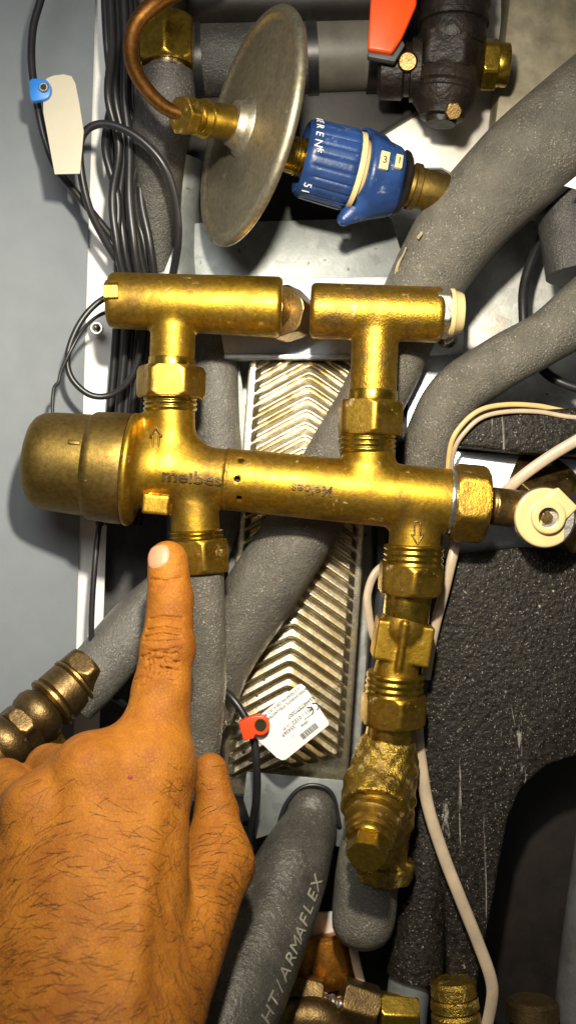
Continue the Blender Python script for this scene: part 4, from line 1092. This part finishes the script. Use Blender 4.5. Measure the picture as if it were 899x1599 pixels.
    # nail: a shaped patch laid on the finger's back
    def march(x, y, off=0.0):
        o = A3(P(x, y, -260)); d_ = A3(P(x, y, 0)) - A3(P(x, y, -260)); d_ /= np.linalg.norm(d_)
        pnt = o.astype(np.float32)[None]
        for _ in range(40): pnt = pnt + (d_ * float(f(pnt, False)[0]) * 0.9).astype(np.float32)
        return pnt[0].astype(float)
    n = 17; A_ = P(*J['tip']); B_ = P(*J['dip']); u_, a_, b_ = frame(A_ - B_); b_ = b_ if b_.x > 0 else -b_
    q_ = []; hh = []; fs = []
    for i in range(n):
        for j in range(n):
            a = -1 + 2 * i / (n - 1); c_ = -1 + 2 * j / (n - 1)
            sx = a * math.sqrt(max(0, 1 - c_ * c_ * 0.42)); sy = c_ * math.sqrt(max(0, 1 - a * a * 0.42))
            th = math.radians(-27 + 41 * sx); al = 6 + sy * 21
            q_.append(tuple(A_ + u_ * al + (a_ * math.cos(th) + b_ * math.sin(th)) * 27)); hh.append(max(abs(a), abs(c_)))
    q_ = np.array(q_, np.float32)
    def gr(q):
        g = np.stack([(f(q + e, False) - f(q - e, False)) / 2 for e in np.eye(3, dtype=np.float32)], 1); return g / (np.linalg.norm(g, axis=1, keepdims=True) + 1e-6)
    for _ in range(8): q_ = q_ - gr(q_) * f(q_, False)[:, None]
    hh = np.array(hh); vs = (q_ + gr(q_) * (1.9 * (1 - hh ** 8) - 0.2)[:, None]).tolist()
    for i in range(n - 1):
        for j in range(n - 1): fs.append([i*n+j, (i+1)*n+j, (i+1)*n+j+1, i*n+j+1])
    mk('fingernail', (vs, fs), 'nail', t, 0)
    sp_ = np.array([tuple(P(200, 1221, -290))], np.float32)
    for _ in range(30): sp_ = sp_ + np.array([[0, 1, 0]], np.float32) * f(sp_, False)[:, None] * 0.8
    c_ = Vector(sp_[0].tolist())
    mk('mole', lathe(c_ + Vector((0, 1.5, 0)), c_ - Vector((0, 2, 0)), [(0, 4.0), (1.2, 3.6), (2.0, 2.2)], 14), plain('red_spot', (0.24, 0.035, 0.012), 0.6, 0, 0.3, 5, 0.2), t)
    # hairs
    me = skin.data; nr = np.empty(len(me.vertices) * 3, np.float32); me.vertices.foreach_get('normal', nr); nr = nr.reshape(-1, 3)
    kk = (D + V[:, 1]) / D; px = V[:, 0] / kk + 449.5; py = 799.5 - V[:, 2] / kk
    cand = np.where((nr[:, 1] < -0.15) & (py > 1190) & (px > -20) & (px < 400))[0]
    np.random.shuffle(cand); cand = cand[:1500]
    keep = np.random.rand(len(cand)) < np.clip((py[cand] - 1170) / 200, 0.12, 1); cand = cand[keep]
    rs = np.random.rand; m_ = len(cand); x = px[cand]; y = py[cand]
    base = np.radians(205 + 38 * np.sin(x * .017 + y * .006) + (rs(m_) - .5) * 70)
    base = np.where(x > 290, np.radians(20 + (rs(m_) - .5) * 90), base)
    ns = 9; ln = (14 + 28 * rs(m_))[:, None]; curl = (rs(m_) - .5) * 2.6
    nn = nr[cand].astype(np.float32); pnt = V[cand].astype(np.float32) - nn; Pn = []
    for s_ in range(ns):
        Pn.append(pnt.copy()); a_ = base + curl * s_ / ns
        d_ = np.stack([np.cos(a_), 0 * a_, np.sin(a_)], 1); d_ = d_ - nn * (d_ * nn).sum(1, keepdims=True)
        d_ /= np.linalg.norm(d_, axis=1, keepdims=True) + 1e-6
        pnt = (pnt + d_ * ln / ns).astype(np.float32)
        ds = f(pnt, False); pnt = (pnt - nn * (ds[:, None] - 0.9) * 0.85).astype(np.float32)
    Pn = np.stack(Pn, 1); hs = []
    for hi_ in range(m_):
        pts = [Vector(q_) for q_ in Pn[hi_]]; V2 = []; F2 = []; r0 = random.uniform(0.20, 0.42)
        for s_, c_ in enumerate(pts):
            tt = (pts[min(s_+1, ns-1)] - pts[max(s_-1, 0)]).normalized(); _, a_, b_ = frame(tt, Vector(nn[hi_])); r_ = r0 * (1 - s_ / ns * .8)
            for j in range(3): th = 2 * math.pi / 3 * j; V2.append(tuple(c_ + (a_ * math.cos(th) + b_ * math.sin(th)) * r_))
        for s_ in range(ns - 1):
            for j in range(3): F2.append([s_*3+j, s_*3+(j+1) % 3, (s_+1)*3+(j+1) % 3, (s_+1)*3+j])
        hs.append((V2, F2))
    h = mk('hair', merge(*hs), 'hair', t, 0); h['kind'] = 'stuff'
hand()

# ================================================================== LIGHT, WORLD, CAMERA
w = bpy.data.worlds.new('World'); sc.world = w; w.use_nodes = True
bg = w.node_tree.nodes['Background']; bg.inputs[0].default_value = (0.90, 0.88, 0.84, 1); bg.inputs[1].default_value = 0.075
def area(name, loc, target, size, power, col, sy=None):
    l = bpy.data.lights.new(name, 'AREA'); l.energy = power; l.size = size; l.color = col
    if sy: l.shape = 'RECTANGLE'; l.size_y = sy
    else: l.shape = 'DISK'
    o = bpy.data.objects.new(name, l); COL.objects.link(o); o.location = loc * S
    o.rotation_euler = ((target - loc).to_track_quat('-Z', 'Y')).to_euler(); return o
def spot(name, loc, target, power, col, deg, rad):
    l = bpy.data.lights.new(name, 'SPOT'); l.energy = power; l.color = col; l.spot_size = math.radians(deg); l.spot_blend = 1.0
    l.shadow_soft_size = rad
    o = bpy.data.objects.new(name, l); COL.objects.link(o); o.location = loc * S
    o.rotation_euler = ((target - loc).to_track_quat('-Z', 'Y')).to_euler(); return o
spot('work_lamp', Vector((10, -1060, 500)), Vector((40, 0, 40)), 10.6, (1.0, 0.91, 0.74), 104, 0.011)
area('fill_lamp', Vector((-350, -1500, 700)), P(450, 800, 0), 0.22, 1.25, (1.0, 0.97, 0.92))  # added soft fill near the camera, for broad brass highlights and lifted shadows

cam = bpy.data.cameras.new('camera'); co = bpy.data.objects.new('camera', cam); COL.objects.link(co)
co.location = (0, -D * S, 0); co.rotation_euler = (math.radians(90), 0, 0)
cam.sensor_fit = 'VERTICAL'; cam.sensor_height = 24; cam.lens = 24 * D / 1599.0
cam.clip_start = 0.01; cam.clip_end = 50
cam.dof.use_dof = True; cam.dof.focus_distance = (D - 30) * S; cam.dof.aperture_fstop = 9
sc.camera = co
sc.view_settings.view_transform = 'Standard'; sc.view_settings.look = 'None'
sc.view_settings.exposure = 0; sc.view_settings.gamma = 1
